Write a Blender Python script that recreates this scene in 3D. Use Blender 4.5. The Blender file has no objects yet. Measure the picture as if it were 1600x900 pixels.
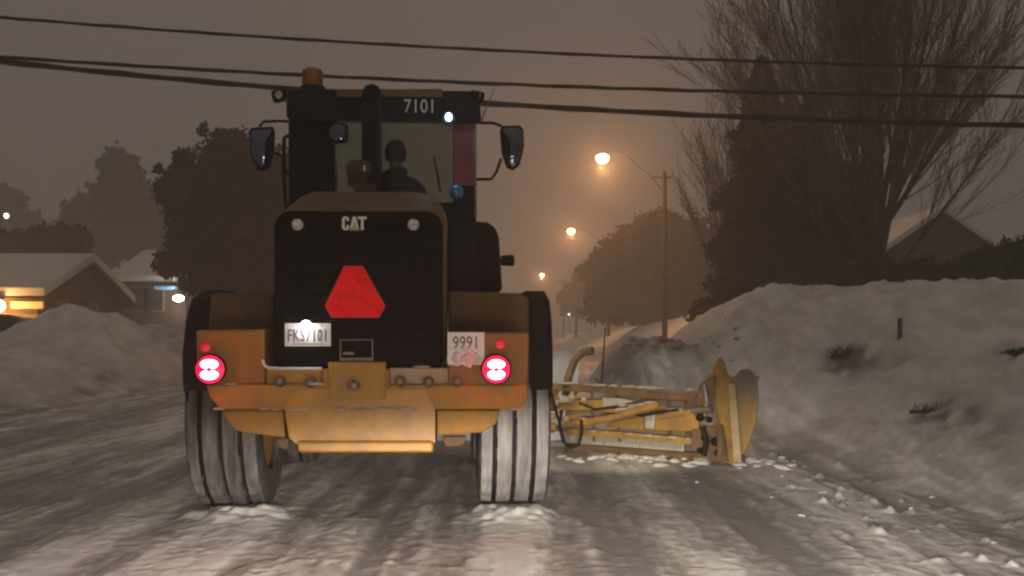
import bpy, math, random
import numpy as np
from mathutils import Vector, Matrix, Euler
random.seed(7); rng = np.random.default_rng(7)
scene = bpy.context.scene
COL = scene.collection
R = math.radians

# ------------------------------------------------------------------ camera
CAM_Z, F, CX, HY = 1.4, 1740.0, 800.0, 520.0
cd = bpy.data.cameras.new('camera'); cam = bpy.data.objects.new('camera', cd); COL.objects.link(cam)
cam.location = (0, 0, CAM_Z); cam.rotation_euler = (R(90), 0, 0)
cd.sensor_width = 36; cd.lens = 36 * F / 1600; cd.shift_y = (HY - 450) / 1600
cd.clip_end = 3000; cd.clip_start = 0.05
scene.camera = cam

# ------------------------------------------------------------------ sky (overcast winter night over a lit town)
w = bpy.data.worlds.new('World'); scene.world = w; w.use_nodes = True
nt = w.node_tree; bg = nt.nodes['Background']
tc = nt.nodes.new('ShaderNodeTexCoord'); sx = nt.nodes.new('ShaderNodeSeparateXYZ'); rp = nt.nodes.new('ShaderNodeValToRGB')
nt.links.new(tc.outputs['Generated'], sx.inputs[0]); nt.links.new(sx.outputs['Z'], rp.inputs[0]); nt.links.new(rp.outputs[0], bg.inputs[0])
rp.color_ramp.elements[0].position = 0.0; rp.color_ramp.elements[0].color = (.84, 0.68, 0.605, 1)
rp.color_ramp.elements[1].position = 0.28; rp.color_ramp.elements[1].color = (0.93, 0.77, 0.675, 1)
e_ = rp.color_ramp.elements.new(.75); e_.color = (1.45, 1.24, 1.06, 1)   # overcast: brighter overhead than at the horizon
bg.inputs[1].default_value = 0.125

vs = scene.view_settings
vs.view_transform = 'Standard'; vs.look = 'None'; vs.gamma = 1; vs.use_curve_mapping = False; vs.exposure = 0.0
cy = scene.cycles
cy.use_denoising = True; cy.filter_width = 2.3; cy.max_bounces = 6; cy.diffuse_bounces = 3; cy.glossy_bounces = 3
cy.volume_bounces = 1; cy.transparent_max_bounces = 12; cy.sample_clamp_indirect = 4; cy.caustics_reflective = False; cy.caustics_refractive = False

def lamp(name, kind, loc, power, col, size=0.05, aim=None, parent=None, spot=60, blend=1.0):
    d = bpy.data.lights.new(name, kind); d.energy = power; d.color = col; d.shadow_soft_size = size
    if kind == 'SPOT': d.spot_size = R(spot); d.spot_blend = blend
    o = bpy.data.objects.new(name, d); COL.objects.link(o); o.location = loc; o.parent = parent
    if aim is not None: o.rotation_euler = (Vector(aim) - Vector(loc)).to_track_quat('-Z', 'Y').to_euler()
    return o
# the low beams of the car the photograph was taken from
for hx in (-0.40, 0.95):
    lo_ = lamp('car_low_beam', 'SPOT', (hx, 1.2, 0.66), 1750, (1.0, 0.90, 0.77), 0.06, aim=(hx, 6.2, -1.38), spot=50, blend=.34)
    lo_.scale = (1.9, 1, 1)
    lamp('car_headlight_spill', 'SPOT', (hx, 1.2, 0.70), 75, (1.0, 0.88, 0.74), 0.10, aim=(hx, 8.0, 0.66), spot=84, blend=.9)

# ------------------------------------------------------------------ helpers
class G:
    def __init__(s): s.v = []; s.f = []
    def add(s, vs_, fs_):
        o = len(s.v); s.v += [tuple(p) for p in vs_]; s.f += [tuple(i + o for i in q) for q in fs_]; return s
    def boxb(s, x0, x1, y0, y1, z0, z1):
        v = [(x, y, z) for z in (z0, z1) for y in (y0, y1) for x in (x0, x1)]
        return s.add(v, [(0, 2, 3, 1), (4, 5, 7, 6), (0, 1, 5, 4), (2, 6, 7, 3), (0, 4, 6, 2), (1, 3, 7, 5)])
    def box(s, c, d, rot=(0, 0, 0)):
        m = Euler(rot).to_matrix(); c = Vector(c)
        v = [c + m @ Vector((x * d[0] / 2, y * d[1] / 2, z * d[2] / 2)) for z in (-1, 1) for y in (-1, 1) for x in (-1, 1)]
        return s.add(v, [(0, 2, 3, 1), (4, 5, 7, 6), (0, 1, 5, 4), (2, 6, 7, 3), (0, 4, 6, 2), (1, 3, 7, 5)])
    def prism(s, poly, axis, a, b):
        n = len(poly)
        def P(p, t): return {'y': (p[0], t, p[1]), 'x': (t, p[0], p[1]), 'z': (p[0], p[1], t)}[axis]
        v = [P(p, a) for p in poly] + [P(p, b) for p in poly]
        f = [tuple(range(n)), tuple(range(2 * n - 1, n - 1, -1))] + [(i, i + n, (i + 1) % n + n, (i + 1) % n) for i in range(n)]
        return s.add(v, f)
    def loft(s, rings, caps=True, closed=True):
        n = len(rings[0]); v = [p for r_ in rings for p in r_]; f = []
        for k in range(len(rings) - 1):
            for i in range(n if closed else n - 1):
                j = (i + 1) % n; f.append((k * n + i, k * n + j, (k + 1) * n + j, (k + 1) * n + i))
        if caps: f += [tuple(range(n - 1, -1, -1)), tuple(range((len(rings) - 1) * n, len(rings) * n))]
        return s.add(v, f)
    def tube(s, pts, r, n=8):
        pts = [Vector(p) for p in pts]; rs = r if isinstance(r, (list, tuple)) else [r] * len(pts)
        rings = []; prev = None
        for i, p in enumerate(pts):
            t = (pts[min(i + 1, len(pts) - 1)] - pts[max(i - 1, 0)])
            if t.length < 1e-9: t = Vector((0, 0, 1))
            t.normalize()
            if prev is None: a = t.orthogonal().normalized()
            else: a = (prev - t * prev.dot(t)); a = a.normalized() if a.length > 1e-6 else t.orthogonal().normalized()
            prev = a; b = t.cross(a)
            rings.append([p + (a * math.cos(q) + b * math.sin(q)) * rs[i] for q in [2 * math.pi * k / n for k in range(n)]])
        return s.loft(rings)
    def lathe(s, prof, c, axis='z', n=24, d=1):
        rings = []
        for r_, h in prof:
            ring = []
            for k in range(n):
                q = 2 * math.pi * k / n; a, b = r_ * math.cos(q), r_ * math.sin(q)
                ring.append({'z': (c[0] + a, c[1] + b, c[2] + h), 'y': (c[0] + a, c[1] + h, c[2] + b), 'x': (c[0] + h, c[1] + a, c[2] + b)}[axis])
            rings.append(ring)
        return s.loft(rings)
    def ball(s, c, r, n=12, sq=(1, 1, 1)):
        prof = [(max(1e-4, math.sin(math.pi * k / n)), -math.cos(math.pi * k / n)) for k in range(n + 1)]
        rings = [[(c[0] + r * sq[0] * a * math.cos(q), c[1] + r * sq[1] * a * math.sin(q), c[2] + r * sq[2] * h) for q in [2 * math.pi * k / (2 * n) for k in range(2 * n)]] for a, h in prof]
        return s.loft(rings)

def link(name, me, mat, parent):
    o = bpy.data.objects.new(name, me); COL.objects.link(o); o.parent = parent
    if mat: me.materials.append(mat)
    return o
def obj(name, g, mat, parent=None, smooth=False, bevel=0, seg=2):
    me = bpy.data.meshes.new(name); me.from_pydata([tuple(p) for p in g.v], [], g.f); me.validate(); me.update()
    import bmesh
    bm = bmesh.new(); bm.from_mesh(me); bmesh.ops.recalc_face_normals(bm, faces=bm.faces); bm.to_mesh(me); bm.free()
    if smooth:
        me.polygons.foreach_set('use_smooth', [True] * len(me.polygons))
        try: me.set_sharp_from_angle(angle=R(40))
        except Exception: pass
    o = link(name, me, mat, parent)
    if bevel:
        m = o.modifiers.new('bevel', 'BEVEL'); m.width = bevel; m.segments = seg; m.limit_method = 'ANGLE'; m.angle_limit = R(35)
    return o
def tag(o, label=None, cat=None, group=None, kind=None):
    for k, v in (('label', label), ('category', cat), ('group', group), ('kind', kind)):
        if v: o[k] = v
    return o
def empty(name, loc=(0, 0, 0), rz=0, label=None, cat=None, group=None):
    o = bpy.data.objects.new(name, None); COL.objects.link(o); o.location = loc; o.rotation_euler = (0, 0, rz); o.empty_display_size = .2
    return tag(o, label, cat, group)
def quads_mesh(name, V, mat, parent, k=4):
    """V: (N,k,3) array of separate faces"""
    n = len(V); me = bpy.data.meshes.new(name)
    me.vertices.add(n * k); me.vertices.foreach_set('co', V.reshape(-1).astype(np.float32))
    me.loops.add(n * k); me.loops.foreach_set('vertex_index', np.arange(n * k, dtype=np.int32))
    me.polygons.add(n); me.polygons.foreach_set('loop_start', np.arange(0, n * k, k, dtype=np.int32))
    me.update(calc_edges=True); me.validate()
    return link(name, me, mat, parent)
def text_obj(name, body, size, loc, rot, mat, parent, depth=.004, sx=1.0, spacing=1.0, bold=0.0, align='CENTER'):
    c = bpy.data.curves.new(name, 'FONT'); c.body = body; c.size = size; c.align_x = align; c.align_y = 'CENTER'
    c.extrude = depth; c.space_character = spacing; c.offset = bold; c.resolution_u = 3
    t = bpy.data.objects.new(name, c); COL.objects.link(t)
    dg = bpy.context.evaluated_depsgraph_get(); me = bpy.data.meshes.new_from_object(t.evaluated_get(dg))
    bpy.data.objects.remove(t); me.name = name; me.materials.clear()
    o = link(name, me, mat, parent); o.location = loc; o.rotation_euler = rot; o.scale = (sx, 1, 1)
    return o

# ------------------------------------------------------------------ materials
def mat(name, col, rough=.6, metal=0, col2=None, scale=6, lo=.35, hi=.65, bump=0, bscale=40, stretch=None, emit=None, estr=0, coat=0, detail=6, spec=.5):
    m = bpy.data.materials.new(name); m.use_nodes = True; t = m.node_tree; b = t.nodes['Principled BSDF']
    b.inputs['Roughness'].default_value = rough; b.inputs['Metallic'].default_value = metal
    b.inputs['Base Color'].default_value = (*col, 1); b.inputs['Coat Weight'].default_value = coat; b.inputs['Coat Roughness'].default_value = .4
    b.inputs['Specular IOR Level'].default_value = spec
    tcn = t.nodes.new('ShaderNodeTexCoord'); mp = t.nodes.new('ShaderNodeMapping'); t.links.new(tcn.outputs['Object'], mp.inputs[0])
    if stretch: mp.inputs['Scale'].default_value = stretch
    if col2 is not None:
        n = t.nodes.new('ShaderNodeTexNoise'); n.inputs['Scale'].default_value = scale; n.inputs['Detail'].default_value = detail; n.inputs['Roughness'].default_value = .65
        r_ = t.nodes.new('ShaderNodeValToRGB'); r_.color_ramp.elements[0].position = lo; r_.color_ramp.elements[1].position = hi
        r_.color_ramp.elements[0].color = (*col, 1); r_.color_ramp.elements[1].color = (*col2, 1)
        t.links.new(mp.outputs[0], n.inputs['Vector']); t.links.new(n.outputs['Fac'], r_.inputs[0]); t.links.new(r_.outputs[0], b.inputs['Base Color'])
    if bump:
        n2 = t.nodes.new('ShaderNodeTexNoise'); n2.inputs['Scale'].default_value = bscale; n2.inputs['Detail'].default_value = 5
        bp = t.nodes.new('ShaderNodeBump'); bp.inputs['Strength'].default_value = bump; bp.inputs['Distance'].default_value = .02
        t.links.new(mp.outputs[0], n2.inputs['Vector']); t.links.new(n2.outputs['Fac'], bp.inputs['Height']); t.links.new(bp.outputs[0], b.inputs['Normal'])
    if emit: b.inputs['Emission Color'].default_value = (*emit, 1); b.inputs['Emission Strength'].default_value = estr
    return m
M = {}
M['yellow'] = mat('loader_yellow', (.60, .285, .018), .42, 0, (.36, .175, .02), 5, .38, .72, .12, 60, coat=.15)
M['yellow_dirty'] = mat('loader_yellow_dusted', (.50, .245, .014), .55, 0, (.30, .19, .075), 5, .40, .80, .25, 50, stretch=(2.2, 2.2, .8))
M['yellow_shaded'] = mat('shaded_dark_yellow', (.19, .095, .012), .6, 0, (.10, .058, .016), 4, .38, .72, .15, 60)  # loader yellow darkened to carry the shade on hood, upper fenders and roof strip
M['yellow_mid'] = mat('darkened_yellow', (.32, .145, .012), .55, 0, (.20, .11, .035), 5, .40, .75, .2, 50, stretch=(2.2, 2.2, .8))  # loader yellow darkened so the tail lamp glow on it turns redder
M['salt'] = mat('salt_crusted_yellow', (.58, .48, .36), .7, 0, (.48, .27, .08), 9, .35, .75, .35, 45)
M['black'] = mat('black_paint', (.008, .007, .006), .5, 0, (.012, .010, .009), 8, .4, .7, .1, 50, spec=.12)
M['grille_black'] = mat('grille_black', (.004, .0035, .003), .85, 0, (.011, .009, .008), 5, .45, .75, spec=.04)
M['rubber'] = mat('black_rubber', (.010, .008, .008), .75, 0, (.022, .018, .017), 9, .4, .7, .2, 60, spec=.2)
M['tyre_dark'] = mat('tyre_tread_dark', (.05, .045, .043), .8, 0, (.30, .285, .27), 5, .36, .70, .5, 45, stretch=(1.6, .25, .25))  # darker tread colour for the left-hand tyres
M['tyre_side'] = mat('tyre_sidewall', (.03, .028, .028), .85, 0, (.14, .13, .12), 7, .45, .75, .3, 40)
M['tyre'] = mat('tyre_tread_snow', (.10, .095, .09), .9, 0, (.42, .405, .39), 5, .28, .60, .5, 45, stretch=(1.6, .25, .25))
M['dark_brown'] = mat('dark_brown_paint', (.045, .022, .014), .5, 0, (.07, .035, .02), 8)
M['steel'] = mat('worn_steel', (.28, .26, .24), .5, .6, (.18, .13, .09), 9, .4, .7, .2, 50)
M['rust'] = mat('rusty_steel', (.13, .065, .03), .8, .1, (.24, .15, .08), 9, .35, .7, .3, 50)
M['wing_yellow'] = mat('plough_yellow', (.46, .25, .035), .55, 0, (.24, .15, .07), 7, .40, .66, .2, 50)
M['wing_grey'] = mat('plough_worn_grey', (.33, .29, .24), .6, .1, (.42, .26, .09), 3, .42, .62, .2, 40)
M['wing_side'] = mat('plough_side_worn', (.50, .29, .06), .55, 0, (.30, .25, .19), 2.5, .38, .56, .2, 40)
M['white_ret'] = mat('white_reflective', (.72, .68, .58), .5, .5, (.6, .56, .46), 20, .4, .7)
M['plate'] = mat('number_plate_white', (.80, .78, .74), .5, .35, (.66, .64, .60), 25, .4, .7)
M['plate_txt'] = mat('number_plate_ink', (.10, .06, .10), .6)
M['red_ret'] = mat('red_reflective', (.92, .010, .012), .52, .75, (.50, .008, .010), 16, .45, .85, .06, 90)
M['decal'] = mat('white_decal', (.75, .72, .66), .5, .3)
M['decal_y'] = mat('yellow_decal', (.42, .36, .10), .5)
M['amber'] = mat('amber_beacon', (.42, .15, .02), .3, 0, (.25, .10, .02), 20)
M['lens_w'] = mat('clear_lens', (.75, .73, .70), .25, .3, (.3, .3, .3), 60, .4, .6, .3, 80)
M['red_lens'] = mat('red_lens_lit', (.5, .005, .01), .3, emit=(1, .004, .05), estr=2.2)
M['red_dim'] = mat('red_lens', (.55, .01, .02), .3, emit=(1, .01, .05), estr=.35)
M['red_hot'] = mat('tail_lamp_lit', (1, .5, .5), .3, emit=(1, .40, .50), estr=14)
M['white_hot'] = mat('plate_lamp_lit', (1, 1, 1), .3, emit=(.95, .95, 1), estr=16)
M['blue_hot'] = mat('work_lamp_lit', (.7, .85, 1), .3, emit=(.35, .68, 1), estr=12)
M['blue_dim'] = mat('blue_glow_disc', (.1, .25, .45), .15, .5)
M['sodium'] = mat('sodium_lamp_lit', (1, .6, .3), .3, emit=(1, .50, .14), estr=40)
M['warm'] = mat('warm_lamp_lit', (1, .9, .7), .3, emit=(1, .82, .6), estr=25)
M['mirror'] = mat('mirror_glass', (.15, .17, .24), .06, 1)
M['snow'] = mat('snow_cover', (.72, .71, .69), .85, 0, (.60, .58, .55), 3, .35, .7, .4, 12, spec=.2)
M['bark'] = mat('bark', (.055, .042, .034), .9, 0, (.10, .085, .07), 12, .4, .7, .4, 25)
M['twig'] = mat('frosted_twigs', (.09, .07, .058), .9, 0, (.30, .25, .21), 2.5, .45, .75)
M['needle'] = mat('spruce_needles', (.036, .029, .019), .9, 0, (.10, .078, .052), 1.4, .4, .7, spec=.1)
M['needle_snow'] = mat('dusted_foliage', (.035, .035, .024), .9, 0, (.14, .13, .11), 1.2, .45, .8, spec=.1)
M['brick'] = mat('house_brown_wall', (.075, .045, .032), .85, 0, (.11, .07, .05), 3, .4, .6, .2, 20)
M['brick_far'] = mat('house_dark_brick', (.06, .034, .026), .85, 0, (.09, .055, .045), 3, .4, .6, .2, 20)
M['siding'] = mat('house_siding', (.20, .14, .09), .7, 0, (.15, .11, .08), 4, .4, .6)
M['white_trim'] = mat('white_trim', (.6, .58, .54), .6)
M['grey_trim'] = mat('grey_trim', (.16, .14, .12), .7)
M['darkglass'] = mat('dark_window', (.02, .022, .025), .08, 0, spec=.8)
M['lit_sign'] = mat('lit_panel', (.9, .6, .3), .5, emit=(1, .50, .16), estr=.22)
M['blue_sign'] = mat('lit_blue_panel', (.2, .4, .7), .5, emit=(.12, .30, .62), estr=.12)
M['carpaint'] = mat('car_dark_paint', (.05, .035, .03), .22, .4, (.06, .045, .04), 4, coat=1)
M['wood'] = mat('pole_wood', (.08, .06, .045), .9, 0, (.13, .10, .08), 8, .4, .7, .4, 18, stretch=(3, 3, .3))
M['dark_wood'] = mat('weathered_dark_wood', (.025, .02, .016), .9, 0, (.045, .038, .03), 8, .4, .7, spec=.1)
M['dirty_cake'] = mat('caked_snow', (.55, .50, .43), .9, 0, (.36, .27, .17), 9, .4, .7, .3, 40)
M['cable'] = mat('cable_sheath', (.006, .005, .005), .7, spec=.3)
M['cloth'] = mat('dark_jacket', (.02, .022, .03), .9, 0, (.035, .036, .045), 9, .4, .7, .3, 80, spec=.1)
M['hi'] = mat('reflective_tape', (.55, .5, .35), .4, .4)
M['skin'] = mat('skin', (.35, .18, .12), .6)
M['hair'] = mat('hair', (.015, .012, .01), .8)
M['green'] = mat('green_shrub', (.02, .10, .04), .8, 0, (.04, .14, .06), 8)
def glass_mat():
    m = bpy.data.materials.new('tinted_glass'); m.use_nodes = True; t = m.node_tree; t.nodes.clear()
    o = t.nodes.new('ShaderNodeOutputMaterial'); mx = t.nodes.new('ShaderNodeMixShader'); a = t.nodes.new('ShaderNodeBsdfTransparent')
    b = t.nodes.new('ShaderNodeBsdfGlossy'); fr = t.nodes.new('ShaderNodeFresnel'); fr.inputs[0].default_value = 1.5
    a.inputs[0].default_value = (.75, .78, .74, 1); b.inputs['Roughness'].default_value = .03
    t.links.new(fr.outputs[0], mx.inputs[0]); t.links.new(a.outputs[0], mx.inputs[1]); t.links.new(b.outputs[0], mx.inputs[2]); t.links.new(mx.outputs[0], o.inputs[0])
    return m
M['glass'] = glass_mat()

# ------------------------------------------------------------------ terrain
def vnoise(x, y, seed=0):
    xi = np.floor(x).astype(np.int64); yi = np.floor(y).astype(np.int64); fx = x - xi; fy = y - yi
    fx = fx * fx * (3 - 2 * fx); fy = fy * fy * (3 - 2 * fy)
    def h(a, b):
        n = (a * 374761393 + b * 668265263 + seed * 1442695041) & 0x7fffffff
        n = ((n ^ (n >> 13)) * 1274126177) & 0x7fffffff
        return ((n ^ (n >> 16)) & 0xffff) / 65535.0
    return (h(xi, yi) * (1 - fx) + h(xi + 1, yi) * fx) * (1 - fy) + (h(xi, yi + 1) * (1 - fx) + h(xi + 1, yi + 1) * fx) * fy
def fbm(x, y, o=4, seed=0):
    s = 0; a = .5
    for k in range(o): s = s + a * (vnoise(x, y, seed + k * 17) - .5); x = x * 2.03 + 5.1; y = y * 2.03 + 1.7; a *= .5
    return s
sst = lambda t: np.clip(t, 0, 1) ** 2 * (3 - 2 * np.clip(t, 0, 1))
def foot_r(y):
    return np.interp(y, [0, 6, 9, 13, 16, 20, 27, 36, 44, 60, 130, 320], [4.2, 4.0, 3.6, 2.95, 2.3, 1.35, 1.6, 3.0, 5.0, 5.0, 5.0, 5.0])
def foot_l(y):
    return np.interp(y, [0, 12, 19, 26, 35, 60, 130, 320], [-9.0, -9.0, -8.9, -8.8, -8.6, -8.2, -8.0, -8.0])
def crest_r(y):
    return np.interp(y, [0, 10, 15, 19, 22, 26, 30, 34, 37, 42, 47, 55, 75, 110, 320], [1.9, 1.95, 2.05, 2.22, 2.3, 2.1, 1.75, 1.5, 1.3, 1.6, 2.2, 2.2, 1.8, 1.4, 1.2])
def crest_l(y):
    return np.interp(y, [0, 14, 20, 23, 25, 27, 29, 31, 34, 40, 60, 120, 320], [.8, .95, 1.1, 1.22, 1.5, 2.05, 1.95, 1.6, 1.62, 1.35, 1.1, 1.0, 1.0])
STR = [(0.03, .26, .55, 0, 9.4), (-2.0, .34, .5, 0, 9.4), (-.88, .10, -.6, 0, 40), (.72, .13, -.42, 0, 40), (1.2, .22, .25, 0, 40), (1.82, .16, -.6, 0, 40),
       (2.6, .5, .40, 0, 40), (-1.35, .16, .22, 0, 9.5), (-.45, .12, -.25, 0, 40), (-3.4, .18, -.4, 0, 40), (-2.85, .16, .22, 0, 40), (-4.5, .3, -.30, 0, 60), (-5.4, .3, .25, 0, 60), (-6.6, .35, -.25, 0, 80), (3.3, .3, -.15, 0, 11)]
PATCH = []   # (x, y, rx, ry, strength, depth) of darker dug-out patches on the banks
def fields(x, y):
    fr, fl = foot_r(y) + .25 * fbm(x * .0 + 3, y * .5, 3, 5), foot_l(y) + .5 * fbm(x * 0 + 9, y * .35, 3, 8)
    wx = x + .05 * fbm(y * .35, x * .2, 2, 3) + .10 * fbm(x * 1.2, y * .25, 2, 44)
    st = np.zeros_like(x)
    for c, hw, a, y0, y1 in STR:
        st += a * np.exp(-((wx - c) / hw) ** 4) * (1 - sst((y - y1) / 1.5))
    streak = fbm(x * 5.0, y * .30, 3, 31) * .9 + fbm(x * 16, y * .9, 2, 33) * .7
    clump = fbm(x * 6, y * 1.5, 4, 12); fine = fbm(x * 30, y * 14, 3, 21)
    fresh = np.clip(.44 + st * .80 + streak * 1.05 + clump * .9 + fine * .8, 0, 1)
    tr, tl = (x - fr) / 3.6, (fl - x) / 1.75
    on = 1 - np.clip(np.maximum(tr, tl) * 4, 0, 1)
    z = .022 * (fresh - .5) + .008 * clump + .005 * fine
    lumps = np.clip(fbm(x * 9, y * 6, 3, 77) - .16, 0, 1) * (.05 + .25 * sst((x - 1.9) / 1.0) + .15 * sst((-3 - x) / 4))
    z = z + lumps * (.35 + .65 * sst((y - 5) / 3))
    z = z + (.075 * np.exp(-((x - .0) / .36) ** 4) + .06 * np.exp(-((x + 2.1) / .42) ** 4)) * np.exp(-((y - 8.5) / .32) ** 2) * np.clip(.7 + 2.2 * fbm(x * 11, y * 9, 3, 141), 0, 2)
    # right bank
    cr = crest_r(y) * (1 + .10 * fbm(y * .4, x * .1, 3, 51))
    u = np.clip(tr, 0, 1)
    prof = np.where(u < 1, (u ** 1.15) * .45 + sst(u) * .55, 1.0)
    zr = cr * prof - np.clip((tr - 1.15) * .30, 0, cr - 1.15 + 0 * x)
    rough = sst(np.maximum(tr, tl) * 2)
    # windrow pushed up by the plough ahead of it
    wr = 1.25 * np.exp(-(np.abs(x - 2.55 - .03 * (y - 20)) / 1.10) ** 3) * np.exp(-((y - 20.5) / 4.0) ** 4) * sst((y - 14.5) / 3)
    zr = np.maximum(np.where(tr > 0, zr, 0), wr * (1 + .40 * fbm(x * 3, y * 2, 4, 91)) + np.clip(wr, 0, .5) * .22 * fbm(x * 9, y * 7, 3, 92))
    cl = crest_l(y) * (1 + .16 * fbm(y * .8, x * .3, 3, 61))
    ul = np.clip(tl, 0, 1)
    zl = cl * ((ul ** .9) * .5 + sst(ul) * .5) - np.clip((tl - 1.25) * .9, 0, np.maximum(cl - .55, 0))
    zl = np.where(tl > 0, zl * (1 + .0 * x) + sst(tl * 1.5) * (.16 * fbm(x * 2.2, y * 1.4, 3, 161)), 0)
    # dug-out hollows in the right bank
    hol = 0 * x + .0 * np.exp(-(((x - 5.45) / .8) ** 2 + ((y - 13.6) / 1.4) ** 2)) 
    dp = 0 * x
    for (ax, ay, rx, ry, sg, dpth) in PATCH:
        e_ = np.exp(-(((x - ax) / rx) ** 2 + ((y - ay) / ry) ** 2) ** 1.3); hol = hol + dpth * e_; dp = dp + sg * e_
    z = z * (1 - rough * .2) + zr + zl + rough * (.30 * fbm(x * .9, y * .7, 4, 71) + .14 * fbm(x * 4, y * 3, 4, 72) + .025 * fine) - hol * rough
    # dirt
    dirt = np.clip(fbm(x * 2.2, y * 1.1, 4, 101) * 3.0 - .55, 0, 1) * sst((-x - 7.4) / 1.5) * .8 * (1 - sst((-x - 11.5) / 1))
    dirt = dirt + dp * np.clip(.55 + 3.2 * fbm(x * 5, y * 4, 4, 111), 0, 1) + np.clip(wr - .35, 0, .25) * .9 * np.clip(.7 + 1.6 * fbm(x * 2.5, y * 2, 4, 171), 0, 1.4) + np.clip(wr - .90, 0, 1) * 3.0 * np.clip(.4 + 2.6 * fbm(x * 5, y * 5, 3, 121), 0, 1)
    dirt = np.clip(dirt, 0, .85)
    bank = np.clip(np.maximum(tr, tl) * 3.0, 0, 1)
    fresh = fresh * (1 - bank) + bank * np.clip(.70 + .5 * clump + .3 * fine, 0, 1)
    return z, fresh, dirt
def H(x, y):
    return float(fields(np.array([float(x)]), np.array([float(y)]))[0][0])
def hit(px, py, y0=7.0, y1=60.0):
    yy_ = np.linspace(y0, y1, 5000); xx_ = (px - CX) / F * yy_; zz_ = CAM_Z + (HY - py) / F * yy_
    h_ = fields(xx_, yy_)[0]; k = int(np.argmax(h_ >= zz_)); return float(xx_[k]), float(yy_[k]), float(h_[k])
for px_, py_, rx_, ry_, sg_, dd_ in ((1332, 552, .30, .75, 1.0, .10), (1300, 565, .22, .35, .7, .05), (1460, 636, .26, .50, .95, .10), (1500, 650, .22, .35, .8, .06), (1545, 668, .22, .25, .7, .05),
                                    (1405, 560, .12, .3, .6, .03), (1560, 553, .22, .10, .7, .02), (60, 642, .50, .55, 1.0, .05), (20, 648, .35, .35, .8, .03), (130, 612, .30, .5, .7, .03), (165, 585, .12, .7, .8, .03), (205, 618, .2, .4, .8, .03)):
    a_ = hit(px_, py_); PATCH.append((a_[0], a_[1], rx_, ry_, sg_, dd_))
def snow_mat():
    m = bpy.data.materials.new('road_snow'); m.use_nodes = True; t = m.node_tree; b = t.nodes['Principled BSDF']
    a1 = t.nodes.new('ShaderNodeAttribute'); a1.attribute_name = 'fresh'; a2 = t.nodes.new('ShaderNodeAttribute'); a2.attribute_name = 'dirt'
    r1 = t.nodes.new('ShaderNodeValToRGB'); e = r1.color_ramp.elements
    e[0].position = .12; e[0].color = (.31, .298, .282, 1); e[1].position = .92; e[1].color = (.88, .87, .84, 1)
    q = e.new(.5); q.color = (.52, .495, .465, 1)
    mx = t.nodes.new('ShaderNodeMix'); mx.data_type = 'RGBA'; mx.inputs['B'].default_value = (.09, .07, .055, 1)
    tcn = t.nodes.new('ShaderNodeTexCoord'); n = t.nodes.new('ShaderNodeTexNoise'); n.inputs['Scale'].default_value = 28; n.inputs['Detail'].default_value = 6; n.inputs['Roughness'].default_value = .7
    bp = t.nodes.new('ShaderNodeBump'); bp.inputs['Strength'].default_value = .4; bp.inputs['Distance'].default_value = .02
    ad = t.nodes.new('ShaderNodeMath'); ad.operation = 'MULTIPLY_ADD'; ad.inputs[1].default_value = .35; ad.inputs[2].default_value = -.175
    ad2 = t.nodes.new('ShaderNodeMath'); ad2.operation = 'ADD'
    L = t.links.new
    L(tcn.outputs['Object'], n.inputs['Vector']); L(n.outputs['Fac'], bp.inputs['Height']); L(bp.outputs[0], b.inputs['Normal'])
    L(n.outputs['Fac'], ad.inputs[0]); L(ad.outputs[0], ad2.inputs[0]); L(a1.outputs['Fac'], ad2.inputs[1]); L(ad2.outputs[0], r1.inputs[0])
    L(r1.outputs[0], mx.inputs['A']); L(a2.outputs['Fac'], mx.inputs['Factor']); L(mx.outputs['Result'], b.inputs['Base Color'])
    b.inputs['Roughness'].default_value = .7; b.inputs['Specular IOR Level'].default_value = .35
    return m
M['road'] = snow_mat()
def strip(name, xa, xb, ys, nx, label=None):
    ny = len(ys); t = np.linspace(0, 1, nx)
    Y = np.repeat(ys[:, None], nx, 1); A = xa(ys)[:, None]; B = xb(ys)[:, None]; X = A + (B - A) * t[None, :]
    Z, FR, D = fields(X, Y)
    me = bpy.data.meshes.new(name); me.vertices.add(nx * ny)
    me.vertices.foreach_set('co', np.stack([X, Y, Z], -1).reshape(-1).astype(np.float32))
    i = np.arange(ny - 1)[:, None] * nx + np.arange(nx - 1)[None, :]
    q = np.stack([i, i + 1, i + nx + 1, i + nx], -1).reshape(-1).astype(np.int32); n = q.size // 4
    me.loops.add(q.size); me.loops.foreach_set('vertex_index', q); me.polygons.add(n)
    me.polygons.foreach_set('loop_start', np.arange(0, n * 4, 4, dtype=np.int32)); me.polygons.foreach_set('use_smooth', np.ones(n, bool))
    for nm, arr in (('fresh', FR), ('dirt', D)):
        at = me.attributes.new(nm, 'FLOAT', 'POINT'); at.data.foreach_set('value', arr.reshape(-1).astype(np.float32))
    me.update(calc_edges=True)
    o = link(name, me, M['road'], None); o['kind'] = 'structure'
    return o
ys = 2.5 * np.exp(np.linspace(0, math.log(320 / 2.5), 1150))
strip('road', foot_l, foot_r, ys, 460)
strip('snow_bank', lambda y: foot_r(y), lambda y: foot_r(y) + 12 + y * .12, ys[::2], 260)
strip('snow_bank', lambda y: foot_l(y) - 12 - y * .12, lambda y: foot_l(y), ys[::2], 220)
g = G(); g.add([(-620, -80, -.12), (620, -80, -.12), (620, 900, -.12), (-620, 900, -.12)], [(0, 1, 2, 3)])
gr = obj('ground', g, M['snow']); gr['kind'] = 'structure'
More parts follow.
